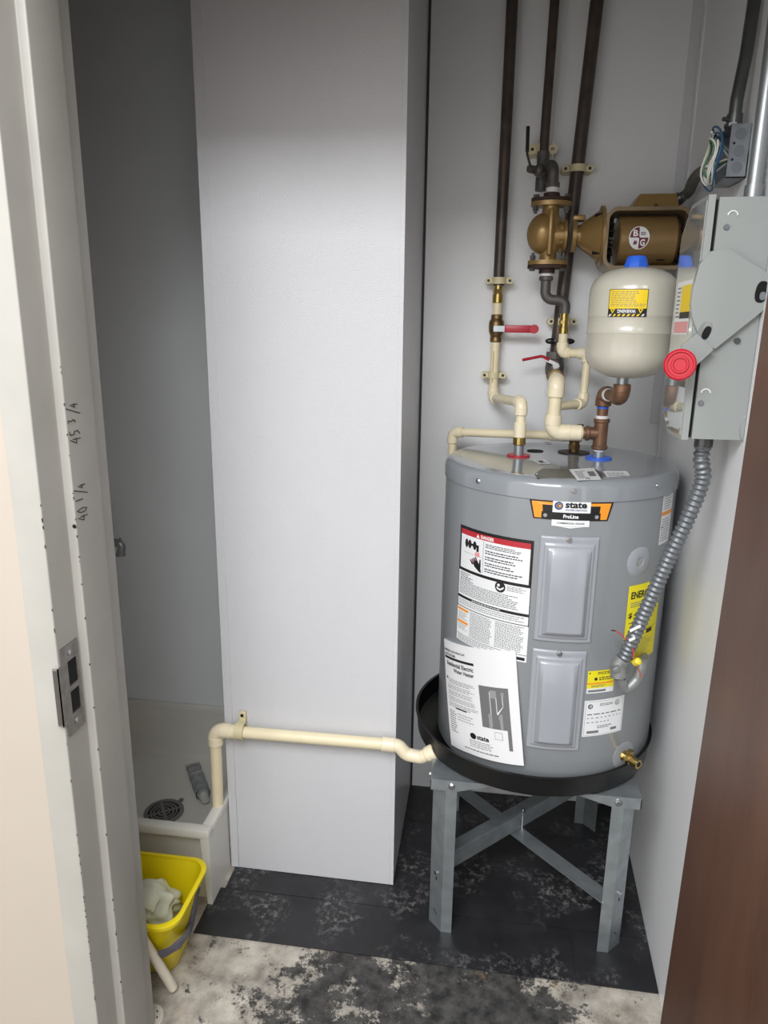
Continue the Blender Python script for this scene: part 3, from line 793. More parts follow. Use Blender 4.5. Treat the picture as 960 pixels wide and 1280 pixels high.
# ================================================================== PAN AND STAND
PX, PY, PR = 0.166, 1.842, 0.318
pan = thing('drain_pan', 'round black plastic drain pan under the grey water heater', 'drain pan', (PX, PY, 0.468))
b = MB(); b.lathe([(0, 0.468), (PR - 0.012, 0.468), (PR - 0.003, 0.474), (PR, 0.522), (PR + 0.004, 0.524), (PR + 0.004, 0.527), (PR - 0.003, 0.527), (PR - 0.006, 0.477), (PR - 0.02, 0.4715), (0, 0.4715)], (PX, PY, 0), seg=72); part('basin', b, 'black_plastic', pan)
# stand
st = thing('heater_stand', 'galvanized steel stand with four angled legs and crossed braces under the water heater', 'stand', (0.165, 1.83, 0.004))
SX0, SX1, SY0, SY1, SZ = -0.092, 0.420, 1.565, 2.075, 0.466
for sx, sy in ((0, 0), (1, 0), (1, 1), (0, 1)):
    cx = SX1 if sx else SX0; cy = SY1 if sy else SY0; dx = -1 if sx else 1; dy = -1 if sy else 1
    # corner bracket: triangular plate, two tapering lips
    b = MB(); L_ = 0.155
    b.prism([(cx, cy, SZ - 0.002), (cx + dx * L_, cy, SZ - 0.002), (cx, cy + dy * L_, SZ - 0.002)], (0, 0, 0.002))
    b.prism([(cx, cy, SZ - 0.002), (cx + dx * L_, cy, SZ - 0.002), (cx + dx * L_ * .96, cy, SZ - 0.007), (cx + dx * 0.066, cy, SZ - 0.030), (cx, cy, SZ - 0.030)], (0, dy * 0.002, 0))
    b.prism([(cx, cy, SZ - 0.002), (cx, cy + dy * L_, SZ - 0.002), (cx, cy + dy * L_ * .96, SZ - 0.007), (cx, cy + dy * 0.066, SZ - 0.030), (cx, cy, SZ - 0.030)], (dx * 0.002, 0, 0))
    br = part('corner_bracket', b, 'galv', st, flat=True)
    x1 = cx + dx * 0.054
    bo = MB(); bo.hexa((x1, cy, SZ - 0.016), (0, -dy, 0), 0.006, 0.005); bo.cyl((x1, cy, SZ - 0.016), (x1, cy - dy * 0.0015, SZ - 0.016), 0.009, None, 16); part('bolt', bo, 'zinc_bolt', br)
    bo = MB(); bo.hexa((cx, cy + dy * 0.04, SZ - 0.012), (-dx, 0, 0), 0.005, 0.005); part('bolt', bo, 'zinc_bolt', br)
    # leg: flat front flange plus a flange folded back at 45 degrees
    t = 0.0022; lx0 = cx + dx * 0.068; lx1 = cx + dx * 0.040; y_ = cy + dy * 0.0026; qx = cx + dx * 0.006; qy = y_ + dy * 0.036
    poly = [(lx0, y_), (lx1, y_), (qx, qy), (qx + dx * t * 0.7, qy + dy * t * 0.7), (lx1 + dx * 0.001, y_ + dy * t), (lx0, y_ + dy * t)]
    b = MB(); b.prism([(p_[0], p_[1], 0.004) for p_ in poly], (0, 0, SZ - 0.0065 + 0.0 - 0.0))
    lg = part('leg', b, 'galv', st, flat=True)
    nrm = V((-(dx), -dy, 0)).normalized(); mid = V(((lx1 + qx) / 2, (y_ + qy) / 2, 0))
    bo = MB(); bo.hexa(mid + V((0, 0, 0.175)), nrm, 0.0055, 0.005); part('bolt', bo, 'zinc_bolt', lg)
    hh = MB(); tt = V((nrm.y, -nrm.x, 0))
    hh.obox(mid + V((0, 0, 0.155)) + nrm * 0.0002, (tt * 0.002, nrm * 0.0004, V((0, 0, 0.005)))); part('slot', hh, 'hole_black', lg, flat=True); hh = MB(); hh.obox(mid + V((0, 0, 0.05)) + nrm * 0.0002, ((tt * 0.5 + V((0, 0, 0.5))) * 0.012, nrm * 0.0004, V((0, 0, 0.0015)))); part('slot', hh, 'hole_black', lg, flat=True)
zb = 0.185
for k, (p0, p1) in enumerate((((SX0 + 0.034, SY0 + 0.030, zb), (SX1 - 0.034, SY1 - 0.030, zb)), ((SX1 - 0.034, SY0 + 0.030, zb - 0.004), (SX0 + 0.034, SY1 - 0.030, zb - 0.004)))):
    p0 = V(p0); p1 = V(p1); d = (p1 - p0); u_ = d.normalized(); w_ = V((-u_.y, u_.x, 0)); b = MB()
    if k == 0: b.obox((p0 + p1) / 2 + V((0, 0, 0.0)), (d / 2, w_ * 0.0012, V((0, 0, 0.024)))); b.obox((p0 + p1) / 2 + w_ * 0.017 + V((0, 0, 0.024)), (d / 2, w_ * 0.017, V((0, 0, 0.0012))))
    else: b.obox((p0 + p1) / 2 + V((0, 0, -0.036)), (d / 2, w_ * 0.0012, V((0, 0, 0.011)))); b.obox((p0 + p1) / 2 + w_ * 0.023 + V((0, 0, -0.0255)), (d / 2, w_ * 0.023, V((0, 0, 0.0012))))
    part('brace', b, 'galv', st, flat=True)
b = MB(); b.cyl((0.164, 1.82, 0.14), (0.164, 1.82, 0.222), 0.003, None, 10); b.hexa((0.164, 1.82, 0.2105), (0, 0, 1), 0.007, 0.006); part('bolt', b, 'zinc_bolt', st)


# ================================================================== PIPES
def unit(a, b): return (V(b) - V(a)).normalized()


def elbow(parent, a, c, b_, r, L_=0.034, m='cpvc_fit', name='elbow', hub=True, fil=None):
    a, c, b_ = V(a), V(c), V(b_); ua, ub = unit(c, a), unit(c, b_)
    g_ = MB(); g_.tube([c + ua * L_, c, c + ub * L_], r, fil or r * 1.1, 18)
    if hub:
        for u2 in (ua, ub): g_.cyl(c + u2 * (L_ * 0.42), c + u2 * (L_ + 0.0006), r * 1.04, None, 18, bev=0.001)
    return part(name, g_, m, parent)


def coupling(parent, p0, p1, r, m, name, **k):
    g_ = MB(); g_.cyl(p0, p1, r, None, 20, bev=0.0015); return part(name, g_, m, parent, **k)


def pipe(parent, pts, r, m, name='pipe', fillet=0.0, **k):
    g_ = MB(); g_.tube(pts, r, fillet, 18); return part(name, g_, m, parent, **k)


def strap(px, py, Y, r, label, width=0.018, ears='both', axis='z'):
    c = at(px, py, Y); yb = YB - 0.0008
    s_ = thing('pipe_strap', label, 'pipe strap', (c.x, yb, c.z), 'cream pipe straps')
    g_ = MB(); n = 16; ro = r + 0.004
    pts_o = [(-ro, yb)] + [(-ro * math.cos(PI * i / n), c.y - ro * math.sin(PI * i / n)) for i in range(n + 1)] + [(ro, yb)]
    ri = r + 0.0005
    pts_i = [(-ri, yb)] + [(-ri * math.cos(PI * i / n), c.y - ri * math.sin(PI * i / n)) for i in range(n + 1)] + [(ri, yb)]
    vs_ = []
    for zz in (-width / 2, width / 2):
        vs_ += [V((c.x + x_, y_, c.z + zz)) for x_, y_ in pts_o] + [V((c.x + x_, y_, c.z + zz)) for x_, y_ in pts_i]
    m_ = n + 3; fs = []
    for i in range(m_ - 1):
        fs += [[i, i + 1, 2 * m_ + i + 1, 2 * m_ + i], [m_ + i, m_ + i + 1, 3 * m_ + i + 1, 3 * m_ + i], [i, i + 1, m_ + i + 1, m_ + i], [2 * m_ + i, 2 * m_ + i + 1, 3 * m_ + i + 1, 3 * m_ + i]]
    g_.add(vs_, fs); e = 0.019
    for sg in ((-1, 1) if ears == 'both' else (-1,)):
        x0, x1 = sorted((c.x + sg * (ro - 0.002), c.x + sg * (ro + e - 0.006))); ye = c.y - 0.004 if c.y > yb - 0.09 else yb - 0.02
        g_.box(x0, x1, ye, yb, c.z - width * .45, c.z + width * .45, 0.002, 1)
        g_.cyl((c.x + sg * (ro + e - 0.008), ye - 0.0005, c.z), (c.x + sg * (ro + e - 0.008), yb - 0.0003, c.z), width * .5, None, 16)
    part('band', g_, 'strap_cream', s_)
    for sg in ((-1, 1) if ears == 'both' else (-1,)):
        ye = c.y - 0.004 if c.y > yb - 0.09 else yb - 0.02
        q_ = MB(); xx = c.x + sg * (ro + e - 0.009); q_.cyl((xx, ye - 0.0018, c.z), (xx, ye + 0.001, c.z), 0.0042, None, 14); part('screw', q_, 'wire_black', s_)


YW = 2.142
# ---- hot line: black iron riser, brass, valve, cream pipe down to the heater
top1 = at(640, 0, YW); x1 = at(624, 345, YW).x
hot = thing('hot_water_pipe', 'leftmost dark iron pipe, with red-handled brass valve, ending at red heater ring', 'pipe', (HOT.x, HOT.y, HOT.z))
zr = at(624, 357, YW).z
X1 = 0.5 * (top1.x + x1)
pipe(hot, [(X1, YW, 2.748), (X1, YW, zr)], 0.0155, 'iron', 'riser')
z2 = at(623, 378, YW).z; z3 = at(622, 393, YW).z; z4 = at(621, 428, YW).z; e1 = V((X1, YW, at(617, 497, YW).z))
g = MB(); 
g.cyl((X1, YW, zr - 0.012), (X1, YW, zr + 0.002), 0.0125, None, 18); g.cyl((X1, YW, zr - 0.022), (X1, YW, zr - 0.010), 0.015, None, 8); g.cyl((X1, YW, zr - 0.03), (X1, YW, zr - 0.02), 0.012, None, 18); g.cyl((X1, YW, z2 + 0.02), (X1, YW, zr - 0.028), 0.014, None, 8); g.cyl((X1, YW, z2 - 0.002), (X1, YW, z2 + 0.022), 0.0155, None, 18, bev=.001)
part('brass_adapter', g, 'brass', hot)
pipe(hot, [(X1, YW, z3 - 0.004), (X1, YW, z2 + 0.004)], 0.0125, 'cpvc')
g = MB(); g.lathe([(0.013, 0), (0.0165, 0.002), (0.0165, 0.014), (0.015, 0.016), (0.021, 0.030), (0.022, 0.045), (0.021, 0.058), (0.016, 0.066), (0.0165, z3 - z4 - 0.012), (0.0165, z3 - z4 - 0.002), (0.013, z3 - z4)], (X1, YW, z4), (0, 0, 1), 24)
vc = V((X1, YW, at(621, 411, YW).z)); g.cyl(vc, vc + V((0, -0.028, 0)), 0.010, 0.008, 16); bv = part('ball_valve', g, 'brass_dull', hot, 'dull brass ball valve body')
g = MB(); g.hexa(vc + V((0, -0.026, 0)), (0, -1, 0), 0.009, 0.007); g.obox(vc + V((0.012, -0.0285, 0)), (V((0.020, 0, 0)), V((0, 0.0012, 0)), V((0, 0, 0.008)))); part('handle_bracket', g, 'galv', bv)
g = MB(); g.obox(vc + V((0.068, -0.0295, 0)), (V((0.045, 0, 0)), V((0, 0.0035, 0)), V((0, 0, 0.0105))), 0.003); g.cyl(vc + V((0.106, -0.0338, 0)), vc + V((0.106, -0.0254, 0)), 0.0125, None, 20); part('handle', g, 'red_vinyl', bv, 'red vinyl lever handle')
pipe(hot, [(X1, YW, z4 + 0.003), e1], 0.0125, 'cpvc'); g = MB(); g.obox((X1 - 0.004, YW - 0.0125, (z4 + e1.z) / 2 + 0.01), (V((0.0012, 0, 0)), V((0, 0.0006, 0)), V((0, 0, 0.045)))); part('lettering', g, 'cpvc_print', hot)
e2 = V((HOT.x, HOT.y, at(652, 503, HOT.y).z)); e1b = V((X1, YW, e1.z))
elbow(hot, (X1, YW, e1.z + .1), e1b, e2, 0.0158, 0.030); pipe(hot, [e1b, e2], 0.0125, 'cpvc'); elbow(hot, e1b, e2, HOT, 0.0158, 0.032)
zc = at(651, 528, HOT.y).z
pipe(hot, [e2, (HOT.x, HOT.y, zc - 0.01)], 0.0125, 'cpvc')
coupling(hot, (HOT.x, HOT.y, at(651, 547, HOT.y).z), (HOT.x, HOT.y, zc), 0.0158, 'cpvc_fit', 'coupling')
coupling(hot, (HOT.x, HOT.y, at(651, 556, HOT.y).z), (HOT.x, HOT.y, at(651, 546, HOT.y).z), 0.0165, 'brass', 'brass_nut')
coupling(hot, (HOT.x, HOT.y, ZT - 0.002), (HOT.x, HOT.y, at(651, 555, HOT.y).z), 0.0125, 'galv', 'nipple')
strap(624, 351, YW, 0.016, 'cream strap at the foot of the leftmost dark iron pipe, above brass fittings')
strap(617, 469, YW, 0.0125, 'cream strap on the cream pipe below the left red valve')

# ---- cold line: tall dark pipe right, valve, large cream pipe, bronze tee and elbows
p3a = at(749, 0, YW); p3b = at(705, 385, YW); X3 = 0.5 * (p3a.x + p3b.x) - 0.004
cold = thing('cold_water_pipe', 'thick dark iron pipe behind the pump feeding the heater blue inlet through a bronze tee', 'pipe', COLD)
p3t = V((p3a.x + 0.012, YW, 2.748)); p3e = at(693, 462, YW)
zv = at(694, 452, YW).z
pipe(cold, [p3t, p3e + V((0, 0, 0.03))], 0.0175, 'iron', 'riser')
g = MB(); c0 = p3e; g.cyl(c0 + V((0, 0, 0.03)), c0 + V((0, 0, 0.05)), 0.026, None, 8); g.lathe([(0.020, -0.02), (0.025, -0.012), (0.027, 0.005), (0.025, 0.022), (0.020, 0.03)], c0, (0, 0, 1), 24)
g.cyl(c0, c0 + V((0, -0.036, 0.008)), 0.012, None, 16); bv = part('ball_valve', g, 'iron_fit', cold)
hv = c0 + V((0, -0.036, 0.012))
g = MB(); g.hexa(hv, (0, -1, 0), 0.010, 0.008); g.obox(hv + V((-0.012, -0.003, 0.010)), (V((0.016, 0, -0.007)), V((0, 0.0012, 0)), V((0.002, 0, 0.0042)))); part('handle_bracket', g, 'chrome', bv)
g = MB(); g.tube([hv + V((-0.020, -0.003, 0.016)), hv + V((-0.040, -0.005, 0.027)), at(653, 450, 2.09)], 0.0042, 0.02, 10); part('handle', g, 'red_vinyl', bv, 'red lever handle seen edge on')
YC = COLD.y
b1 = at(696, 478, YC); zh = at(720, 541, YC).z; b2 = V((at(690, 541, YC).x, YC, zh)); tee = V((COLD.x, YC, zh))
b0 = at(694, 470, c0.y - 0.03); b1 = V((b1.x, YC, b1.z))
coupling(cold, b0, b0.lerp(b1, 0.25), 0.0225, 'brass_dull', 'adapter')
g = MB(); g.cyl(c0 + V((0, 0, -0.02)), V((c0.x, c0.y, b0.z)), 0.019, None, 18); g.sphere((c0.x, c0.y, b0.z), 0.022); g.cyl((c0.x, c0.y, b0.z), b0 + V((0, 0.002, 0)), 0.02, None, 18); part('street_elbow', g, 'iron_fit', cold)
pipe(cold, [b0, b1, b2, tee + V((-0.045, 0, 0))], 0.0165, 'cpvc', 'pipe', 0.02)
elbow(cold, b0, b1, b2, 0.0205, 0.036); elbow(cold, b1, b2, tee, 0.0205, 0.044)
coupling(cold, tee + V((-0.092, 0, 0)), tee + V((-0.048, 0, 0)), 0.0205, 'cpvc_fit', 'coupling')
coupling(cold, tee + V((-0.103, 0, 0)), tee + V((-0.090, 0, 0)), 0.0208, 'cpvc_print', 'glue_band')
coupling(cold, tee + V((-0.050, 0, 0)), tee + V((-0.030, 0, 0)), 0.0150, 'red_brass', 'nipple')
g = MB(); g.cyl(tee + V((0, 0, -0.038)), tee + V((0, 0, 0.036)), 0.0175, None, 20); g.cyl(tee + V((-0.036, 0, 0)), tee, 0.0165, None, 20)
for zz in (-0.040, 0.028): g.cyl(tee + V((0, 0, zz)), tee + V((0, 0, zz + 0.010)), 0.0205, None, 20, bev=.002)
g.cyl(tee + V((-0.038, 0, 0)), tee + V((-0.028, 0, 0)), 0.0195, None, 20, bev=.002); part('tee', g, 'red_brass', cold, 'brown bronze tee')
coupling(cold, (COLD.x, YC, ZT - 0.002), tee + V((0, 0, -0.040)), 0.0130, 'galv', 'nipple'); coupling(cold, tee + V((0, 0, -0.046)), tee + V((0, 0, -0.040)), 0.0145, 'teflon', 'thread_tape')
EXX, EXY, EXR = 0.3215, 1.735, 0.0965
k1 = V((COLD.x, YC, at(756, 494, YC).z)); inlet = V((EXX - 0.006, EXY + 0.005, 0)); inlet.z = at(778, 497, EXY).z; inlet = V((inlet.x, inlet.y, inlet.z)); k1 = V((k1.x, k1.y, inlet.z - 0.002))
coupling(cold, tee + V((0, 0, 0.036)), k1 + V((0, 0, -0.030)), 0.0140, 'red_brass', 'nipple'); coupling(cold, tee + V((0, 0, 0.037)), tee + V((0, 0, 0.046)), 0.0160, 'teflon', 'thread_tape')
coupling(cold, k1 + V((0, 0, -0.038)), k1 + V((0, 0, -0.032)), 0.0150, 'blue_plastic', 'thread_tape', label='blue thread tape')
elbow(cold, k1 + V((0, 0, -.1)), k1, inlet, 0.0190, 0.030, 'red_brass', 'bronze_elbow', fil=0.024); elbow(cold, k1, inlet, inlet + V((0, 0, .1)), 0.0190, 0.030, 'red_brass', 'bronze_elbow', fil=0.024)
dd = unit(k1, inlet); coupling(cold, k1 + dd * 0.030, inlet - dd * 0.030, 0.0135, 'red_brass', 'nipple'); coupling(cold, k1 + dd * 0.031, k1 + dd * 0.042, 0.0165, 'teflon', 'thread_tape')
strap(722, 211, YW, 0.018, 'cream strap on the thick dark pipe just above the pump')
kb = at(699, 427, 2.112); kn = thing('valve_wing', 'black two-eared wing handle on the thick dark pipe below the pump', 'valve handle', kb)
g = MB(); g.box(kb.x - 0.030, kb.x + 0.034, kb.y - 0.004, kb.y + 0.004, kb.z - 0.004, kb.z + 0.006, 0.002); part('bar', g, 'black_plastic', kn)
for sg in (-1, 1): g = MB(); g.sphere(kb + V((sg * 0.026 + .002, 0, 0.001)), 0.015, 14, (1, .4, .55)); part('ear', g, 'black_plastic', kn)

# ---- pump supply: middle pipe, small valve, elbow down to the pump
PYC = 2.05
sup = thing('pump_supply_pipe', 'middle dark iron pipe with an upright black lever valve above the pump', 'pipe', at(691, 240, PYC))
a0 = at(697, 0, YW); a1 = at(680, 179, YW); X2 = (a0.x + a1.x) / 2; pa = V((X2 + 0.004, YW, 2.748)); pe = V((at(678, 206, YW).x, YW - 0.01, at(678, 206, YW).z))
pipe(sup, [pa, pe], 0.0125, 'iron', 'riser')
el = at(691, 205, PYC); fl_t = at(690, 243, PYC); el = V((fl_t.x, PYC, el.z)); tl = V((pe.x, PYC + 0.03, el.z))
g = MB(); g.tube([pe + V((0, 0, 0.03)), V((pe.x, pe.y, el.z - 0.045))], 0.016, 0, 16); g.cyl((pe.x, pe.y, el.z - 0.05), (pe.x, pe.y, el.z - 0.02), 0.0165, None, 16); g.cyl((pe.x, pe.y, el.z), (pe.x - 0.012, pe.y - 0.06, el.z - 0.012), 0.015, None, 16); part('side_tee', g, 'iron_fit', sup)
pipe(sup, [(pe.x, pe.y, el.z), (el.x - 0.004, PYC + 0.03, el.z)], 0.0125, 'iron_fit', 'cross_pipe')
g = MB(); g.tube([(el.x - 0.02, PYC + 0.05, el.z), (el.x, PYC, el.z), fl_t + V((0, 0, 0.02))], 0.0145, 0.022, 18); g.cyl(fl_t + V((0, 0, 0.016)), fl_t + V((0, 0, 0.028)), 0.0185, None, 18); part('elbow', g, 'iron_fit', sup)
coupling(sup, fl_t + V((0, 0, 0.004)), fl_t + V((0, 0, 0.017)), 0.0165, 'teflon', 'thread_tape')
vv0 = at(668, 212, 2.06); g = MB(); g.sphere(vv0 + V((0.012, 0.01, 0)), 0.015); g.cyl(vv0 + V((0.016, 0.02, 0)), vv0 + V((-0.012, -0.01, 0)), 0.010, None, 14); g.hexa(vv0 + V((-0.010, -0.01, 0)), (-1, -.4, 0), 0.009, 0.008); bv = part('valve_body', g, 'iron_fit', sup)
g = MB(); g.tube([vv0 + V((-0.010, -0.012, 0.002)), at(659, 193, 2.04), at(660, 158, 2.04)], 0.0032, 0.01, 10); g.tube([at(659, 190, 2.04), at(660, 158, 2.04)], 0.0048, 0, 10); part('lever', g, 'black_plastic', bv)
strap(678, 187, YW, 0.013, 'cream strap at the foot of the middle dark pipe, over the lever valve', 0.026)

# ---- recirculation loop from pump outlet to the cold line
rec = thing('recirculation_pipe', 'small cream pipe loop below the pump, joining the thick cream pipe', 'pipe', at(705, 508, 1.9))
fb = at(683, 343, PYC); r1 = V((fb.x, PYC, at(683, 374, PYC).z)); r2 = V((at(707, 377, PYC).x, PYC, r1.z - 0.004)); r3 = V((r2.x, PYC, at(706, 392, PYC).z))
pipe(rec, [fb + V((0, 0, 0.004)), r1, r2, r3], 0.0135, 'iron_fit', 'iron_bend', 0.022); coupling(rec, fb + V((0, 0, -0.016)), fb + V((0, 0, -0.005)), 0.0185, 'iron_fit', 'collar'); coupling(rec, fb + V((0, 0, -0.006)), fb + V((0, 0, 0.004)), 0.0155, 'teflon', 'thread_tape')
z5 = at(705, 417, PYC).z; g = MB(); g.cyl((r2.x, PYC, z5), (r2.x, PYC, z5 + 0.016), 0.0145, None, 18); g.cyl((r2.x, PYC, z5 + 0.014), (r2.x, PYC, r3.z), 0.012, None, 18); g.cyl((r2.x, PYC, z5 + 0.026), (r2.x, PYC, z5 + 0.034), 0.0135, None, 8); part('brass_adapter', g, 'brass', rec)
r4 = V((r2.x, PYC, at(703, 441, PYC).z)); Y5 = 2.0; r5 = at(735, 444, Y5); r6 = at(728, 507, Y5 - 0.04); r7 = V((b1.x, YC, at(697, 508, YC).z))
r5 = V((r5.x, r5.y, r4.z)); r6 = V((r6.x, r6.y, r7.z))
pipe(rec, [(r2.x, PYC, z5 + .002), r4], 0.0122, 'cpvc'); elbow(rec, (r2.x, PYC, z5), r4, r5, 0.0152, 0.027); pipe(rec, [r4, r5], 0.0118, 'cpvc'); elbow(rec, r4, r5, r6, 0.0150, 0.026); pipe(rec, [r5, r6], 0.0105, 'cpvc'); elbow(rec, r5, r6, r7, 0.0145, 0.026); pipe(rec, [r6, r7 + unit(r7, r6) * 0.017], 0.0112, 'cpvc')
strap(703, 402, YW, 0.0175, 'cream strap behind the brass adapter below the pump')

# ---- relief valve and its discharge line
rv = thing('relief_valve', 'small brass relief valve with a dark lever on the heater top behind the bronze tee', 'valve', TP)
zv = at(717, 545, TP.y).z; g = MB(); g.cyl(TP, (TP.x, TP.y, zv - 0.006), 0.0135, None, 18); g.cyl(TP + V((0, 0, 0.012)), TP + V((0, 0, 0.022)), 0.0165, None, 6); g.cyl((TP.x, TP.y, zv - 0.014), (TP.x, TP.y, zv + 0.022), 0.0185, 0.015, 20, bev=.002); g.cyl((TP.x, TP.y, zv), (TP.x - 0.034, TP.y, zv), 0.0145, None, 18); part('body', g, 'brass_dull', rv)
g = MB(); g.tube([(TP.x - 0.012, TP.y, zv + 0.022), (TP.x + 0.008, TP.y - .002, zv + 0.030), (TP.x + 0.020, TP.y - 0.004, zv + 0.030)], 0.003, 0.008, 8); part('lever', g, 'vane_dark', rv)
rl = thing('relief_pipe', 'thin cream pipe running left across the heater top and down behind its left edge', 'pipe', (-0.06, 2.0, 0.48))
d0 = V((TP.x - 0.032, TP.y, zv)); d1 = at(566, 540, 2.075); d1 = V((d1.x, 2.075, d1.z)); d2 = V((d1.x, 2.075, 0.56))
pipe(rl, [d0, d1], 0.0118, 'cpvc'); coupling(rl, d0, d0 + unit(d0, d1) * 0.034, 0.0152, 'cpvc_fit', 'coupling'); elbow(rl, d0, d1, d2, 0.0152, 0.032); pipe(rl, [d1, d2], 0.0118, 'cpvc')

# ---- pan drain line to the mop sink
dl = thing('pan_drain_pipe', 'cream drain pipe crossing the white column from the black pan to the mop sink', 'pipe', (-0.7, 1.69, 0.06))
YD = DY - 0.031
pts = [V((-0.094, 1.668, 0.492)), V((-0.125, 1.668, 0.484)), at(498, 931, YD), at(270, 915, YD)]
zh = 0.5 * (at(490, 931, YD).z + at(300, 914, YD).z); pts[2] = V((pts[2].x, YD, zh)); pts[3] = V((pts[3].x - 0.002, YD, zh - 0.003)); xs_ = pts[3].x
dn = V((xs_ - 0.006, YD, 0.062))
p_in = V((-0.122, 1.676, zh - 0.026))
g = MB(); g.tube([V((-0.092, 1.672, zh - 0.004)), p_in + V((-0.004, 0, -0.001)), pts[2] + V((0.022, 0, -0.024)), pts[2], pts[2] + V((-0.03, 0, 0))], 0.0178, 0.022, 18); part('offset_bend', g, 'cpvc_fit', dl)
coupling(dl, V((-0.088, 1.6725, zh + 0.0)), V((-0.110, 1.672, zh - 0.015)), 0.0205, 'cpvc_fit', 'coupling'); coupling(dl, pts[2] + V((-0.045, 0, 0)), pts[2] + V((-0.008, 0, 0)), 0.0192, 'cpvc_fit', 'coupling')
pipe(dl, [pts[2] + V((-0.02, 0, 0)), pts[3], dn], 0.0162, 'cpvc', 'pipe', 0.02)
elbow(dl, pts[2], pts[3], dn, 0.0200, 0.044); coupling(dl, pts[3] + V((0.042, 0, 0)), pts[3] + V((0.078, 0, 0)), 0.0190, 'cpvc_fit', 'coupling')
c = V((at(295, 912, YD).x, YD, zh)); s_ = thing('pipe_strap', 'cream strap with one black screw holding the drain pipe to the white column', 'pipe strap', (c.x, DY - 0.003, c.z), 'cream pipe straps')
g = MB(); g.lathe([(0.0205, -0.012), (0.0235, -0.012), (0.0235, 0.012), (0.0205, 0.012), (0.0205, -0.012)], c + V((0.012, 0, 0)), (1, 0, 0), 28); g.box(c.x + .002, c.x + 0.022, DY - 0.012, DY - 0.0025, c.z + 0.012, c.z + 0.048, 0.002, 1); g.box(c.x + .002, c.x + 0.022, YD, DY - 0.004, c.z + 0.014, c.z + 0.0225, 0.002, 1); part('band', g, 'strap_cream', s_)
g = MB(); g.cyl((c.x + 0.012, DY - 0.0135, c.z + 0.037), (c.x + 0.012, DY - 0.010, c.z + 0.037), 0.0048, None, 14); part('screw', g, 'wire_black', s_)

# ================================================================== CIRCULATOR PUMP
pm = thing('circulator_pump', 'bronze painted circulator pump with a round maroon badge, mounted among the pipes', 'pump', at(683, 340, PYC))
vx_ = at(689, 290, PYC).x; z_top = at(690, 258, PYC).z; z_bot = at(684, 326, PYC).z; pzc = at(720, 295, PYC).z; vx_ = (at(690, 254, PYC).x + at(683, 332, PYC).x) / 2
g = MB(); g.lathe([(0.022, z_bot), (0.022, z_bot + 0.022), (0.028, z_bot + 0.032), (0.033, (z_top + z_bot) / 2), (0.028, z_top - 0.03), (0.022, z_top - 0.02), (0.022, z_top)], (vx_, PYC, 0), (0, 0, 1), 28)
vcn = V((vx_ - 0.016, PYC, (z_top + z_bot) / 2)); g.sphere(vcn, 0.052, 24, (0.82, 0.85, 1.0)); g.cyl(V((vx_, PYC, pzc)), V((vx_ + 0.045, PYC, pzc)), 0.032, None, 24)
g.box(vx_ - 0.006, vx_ + 0.006, PYC - 0.044, PYC - 0.01, z_bot + 0.01, z_top - 0.01, 0.004); part('volute', g, 'bronze_paint', pm, ang=60)
for zz, sg in ((z_top, 1), (z_bot, -1)):
    g = MB()
    for q0, q1 in ((0, 0.011),):
        z0, z1 = sorted((zz, zz + sg * q1)); n = 40; pts_ = []
        for i in range(n):
            t = 2 * PI * i / n; pts_.append((vx_ + 0.052 * math.cos(t), PYC + 0.034 * math.sin(t), z0))
        g.prism(pts_, (0, 0, z1 - z0))
    fl = part('flange', g, 'bronze_paint', pm)
    g = MB(); z0, z1 = sorted((zz + sg * 0.0125, zz + sg * 0.020)); g.prism([(x_, y_, z0) for x_, y_, _ in pts_], (0, 0, z1 - z0)); g.cyl((vx_, PYC, zz + sg * 0.019), (vx_, PYC, zz + sg * 0.032), 0.021, None, 20); part('companion_flange', g, 'rust_flange', pm)
    for sx in (-1, 1):
        bo = MB(); bx = vx_ + sx * 0.040; g0 = zz + sg * 0.020
        bo.hexa((bx, PYC - .012, g0), (0, 0, sg), 0.0085, 0.007); bo.cyl((bx, PYC - .012, zz - sg * 0.019), (bx, PYC - .012, g0), 0.0045, None, 10); bo.hexa((bx, PYC - .012, zz - sg * 0.002), (0, 0, -sg), 0.0085, 0.010); part('bolt', bo, 'iron_fit', fl)
# bearing bracket
AX = V((1, 0, 0))
x0 = at(701, 295, PYC).x; xa = at(711, 295, PYC).x; xb = at(716, 295, PYC).x; xc = at(730, 295, PYC).x; xm = at(753, 295, PYC).x; xe = at(855, 295, PYC).x; pc = V((0, PYC, pzc))
g = MB(); g.lathe([(0.030, 0), (0.030, 0.010), (0.041, 0.010), (0.041, 0.017)], V((x0 - 0.004, PYC, pzc)), AX, 28); g.lathe([(0.041, 0), (0.041, 0.010), (0.026, 0.012), (0.027, 0.020), (0.030, xc - xb - 0.004), (0.036, xc - xb + 0.002), (0.064, xm - xb - 0.006), (0.074, xm - xb - 0.005), (0.074, xm - xb + 0.002)], V((xb - 0.004, PYC, pzc)), AX, 32); part('bearing_bracket', g, 'bronze_paint', pm)
for k in range(6):
    t = PI / 6 + k * PI / 3; bo = MB(); cc_ = V((x0 + 0.004, PYC + 0.034 * math.cos(t), pzc + 0.034 * math.sin(t))); bo.hexa(cc_, (-1, 0, 0), 0.006, 0.010); part('bolt', bo, 'bronze_paint', pm)
g = MB(); g.box(xb - 0.004, xb + 0.028, PYC - 0.02, PYC + 0.02, pzc + 0.036, pzc + 0.050, 0.004); part('oil_cap', g, 'bronze_paint', pm)
for zz in (0.040, -0.040):
    g = MB(); g.obox(V((xm - 0.018, PYC - 0.035, pzc + zz)), (V((0.009, -.006, 0)), V((0.001, 0.002, 0)), V((0, 0, 0.010))), .002); part('window', g, 'hole_black', pm)
